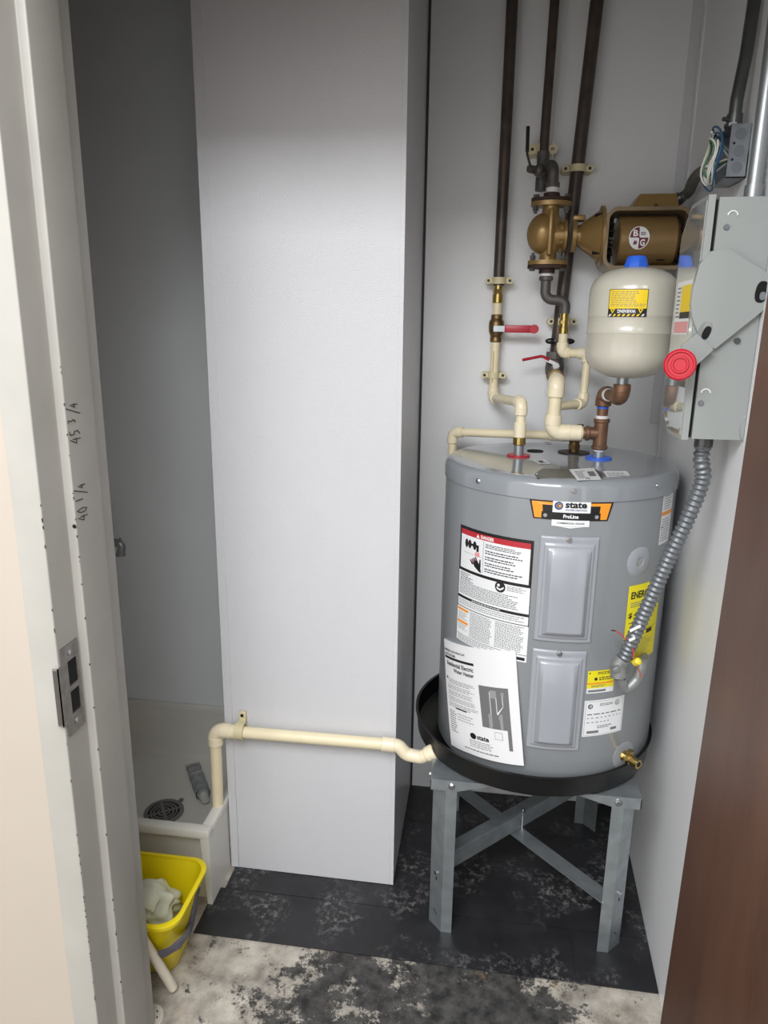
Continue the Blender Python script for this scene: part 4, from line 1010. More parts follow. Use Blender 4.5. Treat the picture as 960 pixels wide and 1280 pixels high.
# motor cradle frame: rounded-rectangle hoop, front and back rails
fz0, fz1 = at(800, 336, PYC - .08).z, at(800, 257, PYC - .08).z; fx0, fx1 = xm - 0.004, xe
fzc = (fz0 + fz1) / 2; hz = (fz1 - fz0) / 2; hx = (fx1 - fx0) / 2; fxc = (fx0 + fx1) / 2


def rrect(hx_, hz_, r_, n=8):
    o_ = []
    for cx_, cz_, t0 in ((hx_ - r_, hz_ - r_, 0), (-hx_ + r_, hz_ - r_, PI / 2), (-hx_ + r_, -hz_ + r_, PI), (hx_ - r_, -hz_ + r_, 3 * PI / 2)):
        for i in range(n + 1): t = t0 + PI / 2 * i / n; o_.append((cx_ + r_ * math.cos(t), cz_ + r_ * math.sin(t)))
    return o_


def hoop(y0_, y1_, th=0.009):
    g_ = MB(); A_ = rrect(hx, hz, 0.030); B_ = rrect(hx - th, hz - th, 0.022); n = len(A_); vs_ = []
    for yy in (y0_, y1_):
        vs_ += [V((fxc + a_, yy, fzc + c_)) for a_, c_ in A_] + [V((fxc + a_, yy, fzc + c_)) for a_, c_ in B_]
    fs = []
    for i in range(n):
        j = (i + 1) % n; fs += [[i, j, 2 * n + j, 2 * n + i], [n + i, n + j, 3 * n + j, 3 * n + i], [i, j, n + j, n + i], [2 * n + i, 2 * n + j, 3 * n + j, 3 * n + i]]
    return g_.add(vs_, fs)


MR = min(0.064, hz - 0.012); my = PYC + 0.0
part('motor_frame', hoop(my - 0.068, my + 0.066), 'bronze_frame', pm)
mx0, mx1 = at(770, 295, PYC).x, at(846, 295, PYC).x; mcz = fzc
g = MB(); g.lathe([(0.0, 0), (MR - 0.016, 0), (MR - 0.003, 0.001), (MR, 0.004), (MR, mx1 - mx0 - 0.012), (MR - 0.006, mx1 - mx0 - 0.006), (MR - 0.014, mx1 - mx0), (0, mx1 - mx0)], (mx0, my, mcz), AX, 48); mo = part('motor_barrel', g, 'bronze_motor', pm)
g = MB(); g.lathe([(0.0, 0), (0.03, 0), (0.03, 0.012), (0, 0.012)], (fx0 + 0.010, my, mcz), AX, 24); part('hub', g, 'vane_dark', pm)
for k in range(18):
    t = 2 * PI * k / 18; d_ = V((0, math.cos(t), math.sin(t))); t_ = V((0, -math.sin(t), math.cos(t)))
    g = MB(); p_ = V((fx0 + 0.012, my, mcz)); g.obox(p_ + V((0.008, 0, 0)) + d_ * (MR * 0.62), (V((0.006, 0, 0)) + d_ * 0.002, t_ * 0.0014, d_ * (MR * 0.33))); part('fan_vane', g, 'vane_dark', pm)
for k in range(12):
    t = 2 * PI * k / 12; d_ = V((0, math.cos(t), math.sin(t))); g = MB(); g.obox(V((mx1 + 0.006, my, mcz)) + d_ * (MR * 0.8), (V((0.008, 0, 0)), d_ * 0.008, V((0, -math.sin(t), math.cos(t))) * 0.003)); part('end_rib', g, 'vane_dark', pm)
for xx in (0.35, 0.72):
    g = MB(); t = math.radians(-52); c_ = V((mx0 + (mx1 - mx0) * xx, my - MR * math.cos(t), mcz + MR * math.sin(t))); g.obox(c_, (V((0.010, 0, 0)), V((0, -math.cos(t), math.sin(t))) * 0.0008, V((0, math.sin(t), math.cos(t))) * 0.002)); part('vent_slot', g, 'hole_black', mo)
# wiring box on top
wz = fzc + hz; w0, w1, w2, w3 = at(786, 256, my).x, at(843, 256, my).x, at(797, 241, my).x, at(841, 241, my).x
g = MB(); dy_ = 0.045
g.add([V(p_) for p_ in ((w0, my - dy_ - 0.01, wz), (w1, my - dy_ - 0.01, wz), (w1, my + dy_, wz), (w0, my + dy_, wz), (w2, my - dy_ + 0.005, wz + 0.034), (w3, my - dy_ + 0.005, wz + 0.034), (w3, my + dy_ - 0.01, wz + 0.034), (w2, my + dy_ - 0.01, wz + 0.034))], [[0, 1, 2, 3], [4, 5, 6, 7], [0, 1, 5, 4], [1, 2, 6, 5], [2, 3, 7, 6], [3, 0, 4, 7]])
wb = part('wiring_box', g, 'bronze_paint', pm, flat=True); g = MB(); g.cyl(((w0 + w1) / 2, my - dy_ - 0.009, wz + 0.004), ((w0 + w1) / 2, my - dy_ - 0.012, wz + 0.004), 0.004, None, 10); part('screw', g, 'rust_flange', wb)
# badge: quartered maroon and white roundel with the letters
bx_ = at(799, 297, my - MR).x; bz_ = at(799, 297, my - MR).z; ba0 = math.asin(max(-1, min(1, (bz_ - mcz) / MR)))


def badge(u, v, o): t = ba0 + v / MR; return V((bx_ + u, my - (MR + o) * math.cos(t), mcz + (MR + o) * math.sin(t)))


L = Lab(badge, 0.05, 0.05); RB = 0.0268; RU = 0.0235
L.mb('ink_white').grid(lambda a_, b_: badge((RU + .001) * (.02 + b_) * math.cos(2 * PI * a_), (RB + .001) * (.02 + b_) * math.sin(2 * PI * a_), L.off(1)), 40, 10)


def sector(t0, t1, ink, layer):
    L.mb(ink).grid(lambda a_, b_: badge(RU * .95 * (b_ + .02) * math.cos(t0 + (t1 - t0) * a_), RB * .95 * (b_ + .02) * math.sin(t0 + (t1 - t0) * a_), L.off(layer)), 10, 8)


sector(PI / 2, PI, 'ink_maroon', 2); sector(-PI / 2, 0, 'ink_maroon', 2); sector(0, PI / 2, 'label_white', 2); sector(PI, 1.5 * PI, 'label_white', 2)
L.txt('B', -.0150, .003, -.0035, .0185, 'ink_white', 5, .03); L.txt('G', .0030, -.0195, .0145, -.0040, 'ink_white', 5, .03)
for k in range(3): L.rect(.003, .0055 + .003 * k, .0155, .0070 + .003 * k, 'ink_maroon', 4)
L.poly([(-.014, -.016), (-.006, -.016), (-.0045, -.011), (-.007, -.006), (-.0085, -.010), (-.010, -.004), (-.0125, -.010)], 'ink_maroon', 5); L.circ(0, 0, .0022, 'ink_maroon', 3, 10)
L.build(mo)

# ================================================================== EXPANSION TANK
ZE0, ZE1 = at(790, 474, EXY - .03).z, at(793, 334, EXY).z
ex = thing('expansion_tank', 'ivory expansion tank hung upside down, with blue cap and yellow warning sticker', 'expansion tank', (inlet.x, inlet.y, inlet.z + 0.03))
R = EXR; hT = ZE1 - ZE0
ex_c = V((EXX, EXY, 0))
g = MB(); pr_ = [(0, ZE0)]
for i in range(1, 11): t = PI / 2 * i / 10; pr_.append((R * math.sin(t) ** 0.8, ZE0 + 0.058 * (1 - math.cos(t))))
zs = ZE0 + hT * 0.42
pr_ += [(R, zs - 0.004), (R + 0.0012, zs - 0.002), (R - 0.0006, zs), (R - 0.0006, zs + 0.034), (R + 0.0004, zs + 0.0355), (R, zs + 0.037)]
for i in range(11): t = PI / 2 * i / 10; pr_.append((R * math.cos(t) ** 0.75 if i < 10 else 0, ZE1 - 0.055 + 0.055 * math.sin(t)))
g.lathe(pr_, (EXX, EXY, 0), seg=56); part('shell', g, 'tank_ivory', ex, ang=60)
g = MB(); g.lathe([(0.029, 0), (0.0275, 0.004), (0.022, 0.024), (0.019, 0.028), (0, 0.029)], (EXX, EXY, ZE1 - 0.005), seg=8); part('cap', g, 'blue_plastic', ex, 'blue plastic valve cap')
coupling(ex, (inlet.x, inlet.y, inlet.z + 0.028), (inlet.x, inlet.y, ZE0 + 0.006), 0.0130, 'galv', 'nipple')


def ecyl(a, z, o=0): return V((EXX + (R + o) * math.sin(a), EXY - (R + o) * math.cos(a), z))


za, zb_ = at(785, 361, EXY - R).z, at(783, 396, EXY - R).z; ea = math.asin((at(785, 378, EXY - R).x - EXX) / R) - 0.0
L = Lab(lambda u, v, o: ecyl(ea + (u - 0.041) / R, zb_ + v, o), 0.082, za - zb_, .007); W, Hh = L.W, L.H
L.rect(0, 0, W, Hh * .30, 'ink_black', 1)
for (u0, v0, u1, v1) in ((0, 0, W, .0012), (0, Hh - .0012, W, Hh), (0, 0, .0012, Hh), (W - .0012, 0, W, Hh)): L.rect(u0, v0, u1, v1, 'ink_black', 1)
L.txt('WARNING', W * .26, Hh * .14, W * .72, Hh * .27, 'ink_white', 3, .02, True)
for uu in (.13, .84): L.poly([(W * (uu - .07), Hh * .29), (W * (uu + .07), Hh * .29), (W * uu, Hh * .12)], 'label_warn', 2); L.poly([(W * (uu - .03), Hh * .265), (W * (uu + .03), Hh * .265), (W * uu, Hh * .18)], 'ink_black', 3)
for k in range(8): L.poly([(W * (.02 + k * .12), .0014), (W * (.06 + k * .12), Hh * .10), (W * (.115 + k * .12), Hh * .10), (W * (.075 + k * .12), .0014)], 'label_white' if k in (0, 7) else 'label_warn', 2)
L.lines(W * .06, Hh * .36, W * .95, Hh * .94, 9, 'ink_grey', 1, .32, .3)
L.build(ex, 'warning_label', 'label_warn')

# ================================================================== DISCONNECT SWITCH on the right wall
BY0, BY1, BX, BZ0, BZ1 = 1.40, 1.560, 0.389, 1.363, 1.786
ds = thing('disconnect_switch', 'grey steel electrical disconnect box with a red round knob on the right wall', 'electrical box', (0.44, 1.51, BZ0))
g = MB(); g.prism([(BX, BY0, BZ0), (XR(BY0) - 0.001, BY0, BZ0), (XR(BY1) - 0.001, BY1, BZ0), (BX, BY1, BZ0)], (0, 0, BZ1 - BZ0)); cb = part('cabinet', g, 'cabinet_grey', ds, flat=True)
g = MB(); g.box(BX - 0.006, BX - 0.0002, BY0 + 0.006, BY1 - 0.006, BZ0 + 0.003, BZ1 - 0.003); part('cover_gap_shade', g, 'hole_black', ds)  # black slab painting the shade in the gap between cover and cabinet
g = MB(); cz = 0.03
g.prism([(BX - 0.007, BY0 - 0.002, BZ0 - 0.002), (BX - 0.007, BY0 - 0.002, BZ1 + 0.004), (BX - 0.007, BY1 - 0.055, BZ1 + 0.004), (BX - 0.007, BY1, BZ1 - 0.045), (BX - 0.007, BY1, BZ0 + 0.036), (BX - 0.007, BY1 - 0.055, BZ0 - 0.002)], (-0.012, 0, 0)); cv = part('cover', g, 'cabinet_grey', ds, flat=True)
xf = BX - 0.0192
g = MB(); g.prism([(xf, BY0 + 0.006, BZ0 + 0.006), (xf, BY0 + 0.006, BZ1 - 0.004), (xf, BY1 - 0.06, BZ1 - 0.004), (xf, BY1 - 0.004, BZ1 - 0.05), (xf, BY1 - 0.004, BZ0 + 0.04), (xf, BY1 - 0.06, BZ0 + 0.006)], (-0.0012, 0, 0)); part('cover_face', g, 'cover_gloss', cv, 'glossy mirror-like cover face', flat=True)
# cover label
z_a, z_b = at(858, 352, 1.5).z, at(850, 418, 1.5).z
L = Lab(lambda u, v, o: V((xf - 0.0012 - o, BY1 - 0.02 - u, z_b + v)), 0.11, z_a - z_b); W, Hh = L.W, L.H
L.rect(W * .35, Hh * .35, W * .98, Hh * .92, 'label_warn', 1); L.rect(W * .35, Hh * .3, W * .98, Hh * .42, 'ink_black', 2); L.rect(W * .05, Hh * .03, W * .95, Hh * .24, 'ink_pink', 1); L.lines(W * .06, Hh * .3, W * .32, Hh * .92, 8, 'ink_grey', 1, .4, .3); L.build(cv, 'label', 'label_white')
# side: mechanism plate, handle arm, knob, screws
yp = BY0 - 0.0005
poly = [(901, 312), (911, 311), (962, 343), (966, 372), (953, 389), (894, 436), (887, 434), (876, 426), (866, 398), (864, 380), (866, 362), (875, 330), (889, 314)]
g = MB(); g.prism([at(px, py, yp - 0.012) for px, py in poly], (0, 0.012, 0)); mp_ = part('mechanism_plate', g, 'cabinet_grey', ds, flat=True)


def oval(px, py, w_, h_, Y, tilt, m, name, parent, dep=0.0006):
    c_ = at(px, py, Y); pts_ = []
    for i in range(24):
        t = 2 * PI * i / 24; x_ = w_ * math.copysign(abs(math.cos(t)) ** 0.8, math.cos(t)); z_ = h_ * math.copysign(abs(math.sin(t)) ** 0.8, math.sin(t)); pts_.append(c_ + V((x_ * math.cos(tilt) - z_ * math.sin(tilt), 0, x_ * math.sin(tilt) + z_ * math.cos(tilt))))
    g_ = MB(); g_.prism(pts_, (0, -dep, 0)); return part(name, g_, m, parent)


oval(881, 413, 0.0105, 0.0165, yp - 0.0121, -.4, 'cover_gloss', 'slot_rim', mp_); oval(883, 416, 0.0065, 0.012, yp - 0.0128, -.35, 'hole_black', 'slot', mp_)
oval(952, 365, 0.0105, 0.0185, yp - 0.0121, -.1, 'hole_black', 'slot', mp_); oval(953, 370, 0.005, 0.007, yp - 0.0128, 0, 'box_steel', 'latch_pin', mp_, .002)
kc = at(850, 456, BY0 - 0.045)
q_ = [at(px, py, BY0 - 0.022) for px, py in ((853, 431), (871, 417), (892, 437), (868, 459), (846, 460))]
g = MB(); g.prism(q_, (0, 0.0085, 0)); ha = part('handle_arm', g, 'cabinet_grey', ds, flat=True)
g = MB(); kn_ax = V((-0.25, -1, 0.05)).normalized(); KR = 0.0275
g.cyl(kc - kn_ax * 0.024, kc, 0.012, None, 16); g.lathe([(KR - .004, 0), (KR, 0.003), (KR, 0.013), (KR - 0.003, 0.016), (KR * .80, 0.016), (KR * .76, 0.012), (KR * .56, 0.012), (KR * .52, 0.016), (KR * .42, 0.016), (KR * .38, 0.013), (0, 0.013)], kc, kn_ax, 48); part('knob', g, 'red_knob', ds, 'red plastic round knob')
for px, py in ((908, 284), (876, 504)):
    c_ = at(px, py, BY0); g = MB(); g.cyl(c_, c_ + V((0, -0.003, 0)), 0.0055, 0.0045, 14); part('screw', g, 'box_steel', ds)
for px, py in ((916, 269), (882, 491)):
    c_ = at(px, py, BY0); g = MB(); g.tube([c_ + V((0.008 * math.cos(t), -0.001, 0.007 * math.sin(t))) for t in [PI * i / 8 for i in range(9)]], 0.0012, 0, 6); part('embossed_arc', g, 'paint_white', ds)
c_ = at(921, 426, BY0); g = MB(); g.cyl(c_, c_ + V((0, -0.004, 0)), 0.0055, None, 14); part('stud', g, 'conduit_dark', ds)
c_ = at(940, 536, BY0); g = MB(); g.tube([c_ + V((0.022 * math.cos(t), -0.0003, 0.030 * math.sin(t))) for t in [PI * .5 + PI * .9 * i / 12 for i in range(13)]], 0.0005, 0, 6); part('knockout_line', g, 'box_steel', ds)

# silver conduit from the switch top
cx_ = at(951, 235, 1.46).x; c0 = V((0.463, 1.465, BZ1))
em = thing('silver_conduit', 'shiny silver conduit rising from the top of the grey disconnect box', 'conduit', c0)
g = MB(); g.tube([c0 + V((0, 0, 0.006)), c0 + V((0, 0, 0.96))], 0.0128, 0, 20); part('tube', g, 'emt', em)
g = MB(); g.cyl(c0 + V((0, 0, 0.0002)), c0 + V((0, 0, 0.006)), 0.020, None, 8); g.cyl(c0 + V((0, 0, 0.005)), c0 + V((0, 0, 0.030)), 0.0155, None, 20); part('connector', g, 'emt', em)

# junction box with coiled wires
jx0, jx1, jy0, jy1 = 0.452, XR(1.66) - 0.003, 1.605, 1.705
jz0, jz1 = at(930, 222, 1.605).z, at(930, 154, 1.605).z
jb = thing('junction_box', 'open grey metal junction box with loose wires high on the right wall', 'junction box', ((jx0 + jx1) / 2, 1.65, jz0))
g = MB(); t = 0.002
g.box(jx0, jx1, jy0, jy0 + t, jz0, jz1); g.box(jx0, jx1, jy1 - t, jy1, jz0, jz1); g.box(jx0, jx1, jy0, jy1, jz0, jz0 + t); g.box(jx0, jx1, jy0, jy1, jz1 - t, jz1); g.box(jx1 - t, jx1, jy0, jy1, jz0, jz1); part('box', g, 'box_steel', jb, flat=True)
for f_ in (0.19, 0.5, 0.81):
    c_ = V(((jx0 + jx1) / 2, jy0, jz0 + (jz1 - jz0) * f_)); g = MB(); g.ring(c_ + V((0, -0.0006, 0)), (0, 1, 0), 0.0090, 0.0105, 0.0009, 28); g.cyl(c_ + V((0, -0.0003, 0)), c_ + V((0, 0.0006, 0)), 0.0072, None, 24); part('knockout', g, 'knockout_grey', jb)
for f_ in (0.34, 0.64): c_ = V((jx0 + 0.008, jy0, jz0 + (jz1 - jz0) * f_)); g = MB(); g.cyl(c_ + V((0, 0.0005, 0)), c_ + V((0, -0.0008, 0)), 0.0024, None, 10); part('hole', g, 'hole_black', jb)
wc = V((jx0 - 0.008, (jy0 + jy1) / 2, (jz0 + jz1) / 2))
for i, (m_, ry, rz, dx_) in enumerate((('wire_blue', .046, .060, -.008), ('wire_white', .040, .052, -.014), ('wire_white', .034, .050, -.010), ('wire_white', .026, .040, -.014), ('wire_blue', .044, .050, -.005), ('wire_green', .020, .036, -.014), ('wire_white', .034, .052, -.004))):
    ph = random.random() * 6; tl_ = random.uniform(-.4, .4); pts_ = []
    for j in range(25):
        th = ph + 1.75 * PI * j / 24; y_, z_ = ry * math.cos(th), rz * math.sin(th); pts_.append(wc + V((dx_ + .004 * math.sin(3 * th), y_ * math.cos(tl_) - z_ * math.sin(tl_) * .5, z_ * math.cos(tl_) + y_ * math.sin(tl_) * .5 - .004)))
    pts_ = [V((jx0 + 0.02, wc.y + .01 * math.cos(i), wc.z + .01 * math.sin(i * 2)))] + pts_
    g = MB(); g.tube(pts_, 0.0021, 0, 7); part('wire', g, m_, jb)
# dark conduit above the box
c0 = V((at(918, 150, 1.635).x, 1.635, jz1)); dk = thing('dark_conduit', 'dull dark conduit running up from the junction box to the ceiling', 'conduit', c0)
ct = V((at(943, 0, 1.635).x, 1.635, at(943, 0, 1.635).z)); cm = at(932, 75, 1.635)
g = MB(); g.tube([c0 + V((0, 0, 0.006)), c0 + V((0, 0, 0.05)), cm + V((0, 0, 0.01)), ct, V((ct.x, 1.635, 2.748))], 0.0122, 0.06, 18); part('tube', g, 'conduit_dark', dk)
g = MB(); g.cyl(c0 + V((0, 0, 0.0002)), c0 + V((0, 0, 0.006)), 0.0185, None, 8); g.cyl(c0 + V((0, 0, 0.005)), c0 + V((0, 0, 0.024)), 0.0148, None, 20); g.cyl(c0 + V((-0.012, -0.004, 0.014)), c0 + V((-0.024, -0.008, 0.014)), 0.004, None, 10); part('connector', g, 'conduit_dark', dk)


def corr(pitch, r, amp): return lambda d, i: r + amp * math.sin(2 * PI * d / pitch)


def catmull(P, n=10):
    P = [V(p_) for p_ in P]; Q = [2 * P[0] - P[1]] + P + [2 * P[-1] - P[-2]]; out = []
    for i in range(1, len(Q) - 2):
        for k in range(n):
            t = k / n; a_, b_, c_, d_ = Q[i - 1], Q[i], Q[i + 1], Q[i + 2]
            out.append(0.5 * ((2 * b_) + (c_ - a_) * t + (2 * a_ - 5 * b_ + 4 * c_ - d_) * t * t + (3 * b_ - a_ - 3 * c_ + d_) * t ** 3))
    return out + [P[-1]]


# pump whip
fw = thing('pump_flexible_conduit', 'short ribbed grey conduit between the bronze pump and the junction box', 'conduit', (w3 + 0.01, my, wz))
p0 = V((w3 + 0.000, my - 0.01, wz + 0.016)); p9 = V((jx0 + 0.018, jy1 + 0.001, jz0 + 0.040))
pts_ = catmull([p0 + V((0.012, -0.004, 0.008)), p0 + V((0.030, -0.02, 0.022)), at(868, 224, 1.90), at(880, 214, 1.78), p9], 12)
g = MB(); g.tube(pts_, 0.0120, 0, 16, rf=corr(0.0098, 0.0122, 0.0016), step=0.0016); part('ribbed_tube', g, 'flex_dark', fw, ang=80)
g = MB(); d_ = V((0.6, -0.2, 0.45)).normalized(); g.cyl(p0 + d_ * -0.002, p0 + d_ * 0.024, 0.0155, None, 18, bev=.002); g.cyl(p0 + d_ * 0.016 + V((0, -.014, -.008)), p0 + d_ * 0.016 + V((0, -.02, -.014)), 0.004, None, 10); part('connector', g, 'conduit_dark', fw)

# heater whip
hw = thing('heater_flexible_conduit', 'ribbed grey flexible conduit hanging from the disconnect box to the water heater', 'conduit', (0.3, 1.5, 0.9))
ctl = [V((0.432, 1.47, BZ0 - 0.012)), V((0.430, 1.465, BZ0 - 0.05)), at(878, 600, 1.47), at(861, 645, 1.475), at(835, 700, 1.485), at(812, 752, 1.495), at(795, 790, 1.505), at(779, 826, 1.515)]
pts_ = catmull(ctl, 10)
g = MB(); g.tube(pts_, 0.0140, 0, 18, rf=corr(0.0118, 0.0142, 0.0019), step=0.0018); part('ribbed_tube', g, 'flex_grey', hw, ang=80)
g = MB(); c_ = ctl[0]; g.cyl(c_ + V((0, 0, 0.0118)), c_ + V((0, 0, -0.012)), 0.0175, None, 18); g.cyl(c_ + V((0, 0, 0.0118)), c_ + V((0, 0, 0.006)), 0.021, None, 8); part('connector', g, 'conduit_dark', hw)
k0, k1_, k2, k3, k4 = at(779, 823, 1.515), at(771, 840, 1.515), at(781, 861, 1.52), at(795, 850, 1.53), at(802, 830, 1.545)
g = MB(); g.tube(catmull([k0, at(773, 832, 1.515), at(773, 846, 1.512)], 6), 0.0175, 0, 18); g.tube([at(773, 846, 1.512), at(777, 856, 1.515)], 0.012, 0, 16); g.obox(at(770, 836, 1.50), (V((0.006, 0, 0.004)), V((0, 0.008, 0)), V((-0.003, 0, 0.007))), 0.002); part('angle_connector', g, 'cast_grey', hw)
g = MB(); g.tube(catmull([at(776, 848, 1.515), k2, k3, k4, cylp(oncyl(806, 822)[0], oncyl(806, 822)[1], -0.002)], 8), 0.0120, 0, 18); part('bent_connector', g, 'cast_grey', hw)
g = MB(); w0_ = at(793, 829, 1.49); g.lathe([(0.0, -0.002), (0.006, 0), (0.0085, 0.004), (0.0078, 0.016), (0.0045, 0.019), (0, 0.0195)], w0_, (0.3, -0.55, 0.55), 16); part('wire_connector', g, 'nut_yellow', hw, 'yellow twist-on wire connector')
for m_, pp in (('wire_orange', ((797, 834, 1.50), (801, 846, 1.52), (797, 858, 1.535))), ('wire_black', ((794, 826, 1.49), (789, 824, 1.51), (784, 825, 1.52))), ('wire_red', ((783, 800, 1.50), (776, 793, 1.50), (769, 788, 1.50))), ('wire_black', ((770, 788.6, 1.50), (764, 788, 1.50))), ('wire_red', ((793, 824, 1.49), (791, 812, 1.495), (787, 806, 1.50)))):
    g = MB(); g.tube(catmull([at(*q2) for q2 in pp], 6), 0.0014, 0, 7); part('wire', g, m_, hw)
for i, (px, py) in enumerate(((791, 787), (797, 784), (790, 799))):
    c_ = at(px, py, 1.488); g = MB(); g.obox(c_, (V((0.006, 0, 0.004)), V((-0.0003, 0.0022, 0)), V((-0.001, 0, 0.0025))), 0.001); part('paint_dab', g, 'paint_white', hw)
# thin hanging wire beside the middle pipe
g = MB(); g.tube([V((at(711, 0, 2.13).x + 0.012, 2.13, 2.748)), at(711, 0, 2.13), at(700, 95, 2.125), at(690, 198, 2.10)], 0.0011, 0.05, 6)
solo('hanging_wire', g, 'wire_white', 'thin pale wire hanging beside the middle dark pipe', 'wire')

# ================================================================== MOP SINK CORNER
SKX0, SKX1, SKY0, SKY1, SKZ = XL + 0.003, -0.6845, 1.563, YB - 0.006, 0.238
sk = thing('mop_sink', 'off-white floor mop sink with square rim in the left corner', 'mop sink', ((SKX0 + SKX1) / 2, (SKY0 + SKY1) / 2, 0.0))
g = MB(); rw = 0.030
g.box(SKX0, SKX1, SKY0, SKY0 + rw, SKZ - 0.026, SKZ, 0.004); g.box(SKX0, SKX1, SKY1 - rw * .6, SKY1, SKZ - 0.030, SKZ + .016, 0.004); g.box(SKX1 - rw, SKX1, SKY0 + rw, SKY1 - rw * .6, SKZ - 0.026, SKZ, 0.004); g.box(SKX0, SKX0 + rw, SKY0 + rw, SKY1 - rw * .6, SKZ - 0.026, SKZ, 0.004); part('rim', g, 'sink_white', sk)
g = MB(); ix0, ix1, iy0, iy1 = SKX0 + rw * .7, SKX1 - rw * .7, SKY0 + rw * .7, SKY1 - rw * .6 - 0.0015; zf = 0.052


def basin(rr, z_): return [V((x_, y_, z_)) for x_, y_ in ((ix0 + rr, iy0 + rr), (ix1 - rr, iy0 + rr), (ix1 - rr, iy1 - rr), (ix0 + rr, iy1 - rr))]


lv = [basin(0, SKZ - 0.006), basin(0.008, 0.075), basin(0.018, 0.058), basin(0.035, zf)]
for A_, B_ in zip(lv, lv[1:]):
    for i in range(4): g.add([A_[i], A_[(i + 1) % 4], B_[(i + 1) % 4], B_[i]], [[0, 1, 2, 3]])
dc = atZ(205, 1017, zf - 0.004)
g.add(lv[-1], [[0, 1, 2, 3]]); part('bowl', g, 'sink_white', sk)
g = MB(); g.box(SKX0, SKX1 - 0.024, SKY0 + 0.026, SKY0 + 0.036, 0.001, SKZ - 0.024); part('skirt', g, 'sink_front_bounce', sk)
g = MB(); g.prism([(SKX1 - 0.005, SKY0 + 0.002, SKZ - 0.025), (SKX1 - 0.005, SKY1, SKZ - 0.025), (SKX1 - 0.005, SKY1, 0.001), (SKX1 - 0.005, SKY0 + 0.002, 0.001)], (0.004, 0, 0)); g.prism([(SKX1 - 0.026, SKY0 + 0.001, SKZ - 0.025), (SKX1 - 0.002, SKY0 + 0.001, SKZ - 0.025), (SKX1 - 0.001, SKY0 + 0.001, 0.001), (SKX1 - 0.014, SKY0 + 0.001, 0.001)], (0, 0.006, 0)); part('side_panel', g, 'sink_white', sk, flat=True)
# strainer
g = MB(); DR = 0.062
dcz = V((dc.x, dc.y, zf + 0.0005))
g.ring(dcz, (0, 0, 1), DR * .80, DR, 0.005, 40); g.cyl(dcz, dcz + V((0, 0, 0.004)), 0.010, None, 16)
for rr in (0.30, 0.50, 0.66): g.ring(dcz, (0, 0, 1), DR * (rr - .045), DR * (rr + .035), 0.004, 36)
for k in range(4):
    t = k * PI / 2 + .6; d_ = V((math.cos(t), math.sin(t), 0)); g.obox(dcz + d_ * DR * .45 + V((0, 0, 0.002)), (d_ * DR * .4, V((-d_.y, d_.x, 0)) * .004, V((0, 0, 0.0019))))
g.obox(dcz + V((0.03, DR + .002, 0.003)), (V((.006, 0, 0)), V((0, .006, 0)), V((0, 0, .003)))); dr_ = part('drain_strainer', g, 'drain_metal', sk, 'dark round slotted drain strainer', flat=True)
g = MB(); g.cyl(dcz + V((0, 0, -0.0003)), dcz + V((0, 0, 0.0006)), DR * .82, None, 32); part('drain_hole', g, 'hole_black', dr_)
# squeezed sealant tube lying in the sink
ta, tb = atZ(241, 956, zf + 0.022), atZ(257, 1002, zf + 0.018)
tb_ = thing('sealant_tube', 'grey squeezed sealant tube lying in the mop sink by the cream pipe', 'tube', (tb.x, tb.y, zf))
d_ = (tb - ta); Ln = d_.length; u_ = d_.normalized(); sd = V((-u_.y, u_.x, 0)).normalized(); up_ = u_.cross(sd); up_ = up_ if up_.z > 0 else -up_
ta.z = zf + .021; tb.z = zf + 0.021; d_ = tb - ta; u_ = d_.normalized(); sd = V((-u_.y, u_.x, 0)); up_ = V((0, 0, 1))


def tubefn(a_, b_):
    t = 2 * PI * a_; w_ = 0.024 + .001 * math.sin(b_ * 19); h_ = 0.004 + 0.0165 * min(1, b_ * 1.6) + .0012 * math.sin(b_ * 23 + a_ * 9)
    return ta + d_ * (b_ * 0.82) + sd * (w_ * math.cos(t)) + up_ * (h_ * math.sin(t))


g = MB(); g.grid(tubefn, 20, 14); e_ = tubefn(0, 1); g.lathe([(0.0205, 0), (0.014, 0.008), (0, 0.009)], ta + d_ * 0.82, u_, 20); part('body', g, 'tube_grey', tb_, ang=70)
g = MB(); g.cyl(ta + d_ * 0.82 + u_ * .006, tb, 0.0155, 0.0125, 16, bev=.002); part('cap', g, 'tube_tip', tb_, 'pale cap')
g = MB(); g.obox(ta - u_ * 0.004, (u_ * 0.008, sd * 0.025, up_ * 0.0018)); part('crimp', g, 'tube_tip', tb_)
g = MB(); g.grid(lambda a_, b_: tubefn(0.12 + .26 * a_, .35 + .06 * b_) + V((0, 0, .0006)), 6, 1); part('print_band', g, 'tube_tip', tb_)
# faucet spout just showing behind the frame
fx = atX(146, 683, -1.07); fs_ = thing('faucet_spout', 'small chrome faucet spout showing behind the grey door frame', 'faucet', (XL + 0.001, fx.y, fx.z))
Yf = 1.93; f0 = at(142, 678, Yf); f1 = at(152, 679, Yf); f2 = at(151, 693, Yf)
g = MB(); g.tube([V((XL + .001, Yf, f0.z)), f0, f1 + V((0.002, 0, -.002)), f2], 0.0125, 0.02, 16); g.cyl(f2 + V((0, 0, 0.004)), f2 + V((0, 0, -0.004)), 0.0145, None, 16); g.cyl((XL + .001, Yf, f0.z), (XL + .012, Yf, f0.z), 0.03, None, 20); part('spout', g, 'emt', fs_)
g = MB(); g.cyl(f1 + V((-.004, 0, 0.010)), f1 + V((-.004, 0, 0.016)), 0.004, None, 8); part('screw', g, 'emt', fs_)

# yellow bucket
BKZ = 0.215
bkt = thing('mop_bucket', 'yellow plastic bucket with a grey carry handle beside the mop sink', 'bucket', (-0.80, 1.39, 0.001))


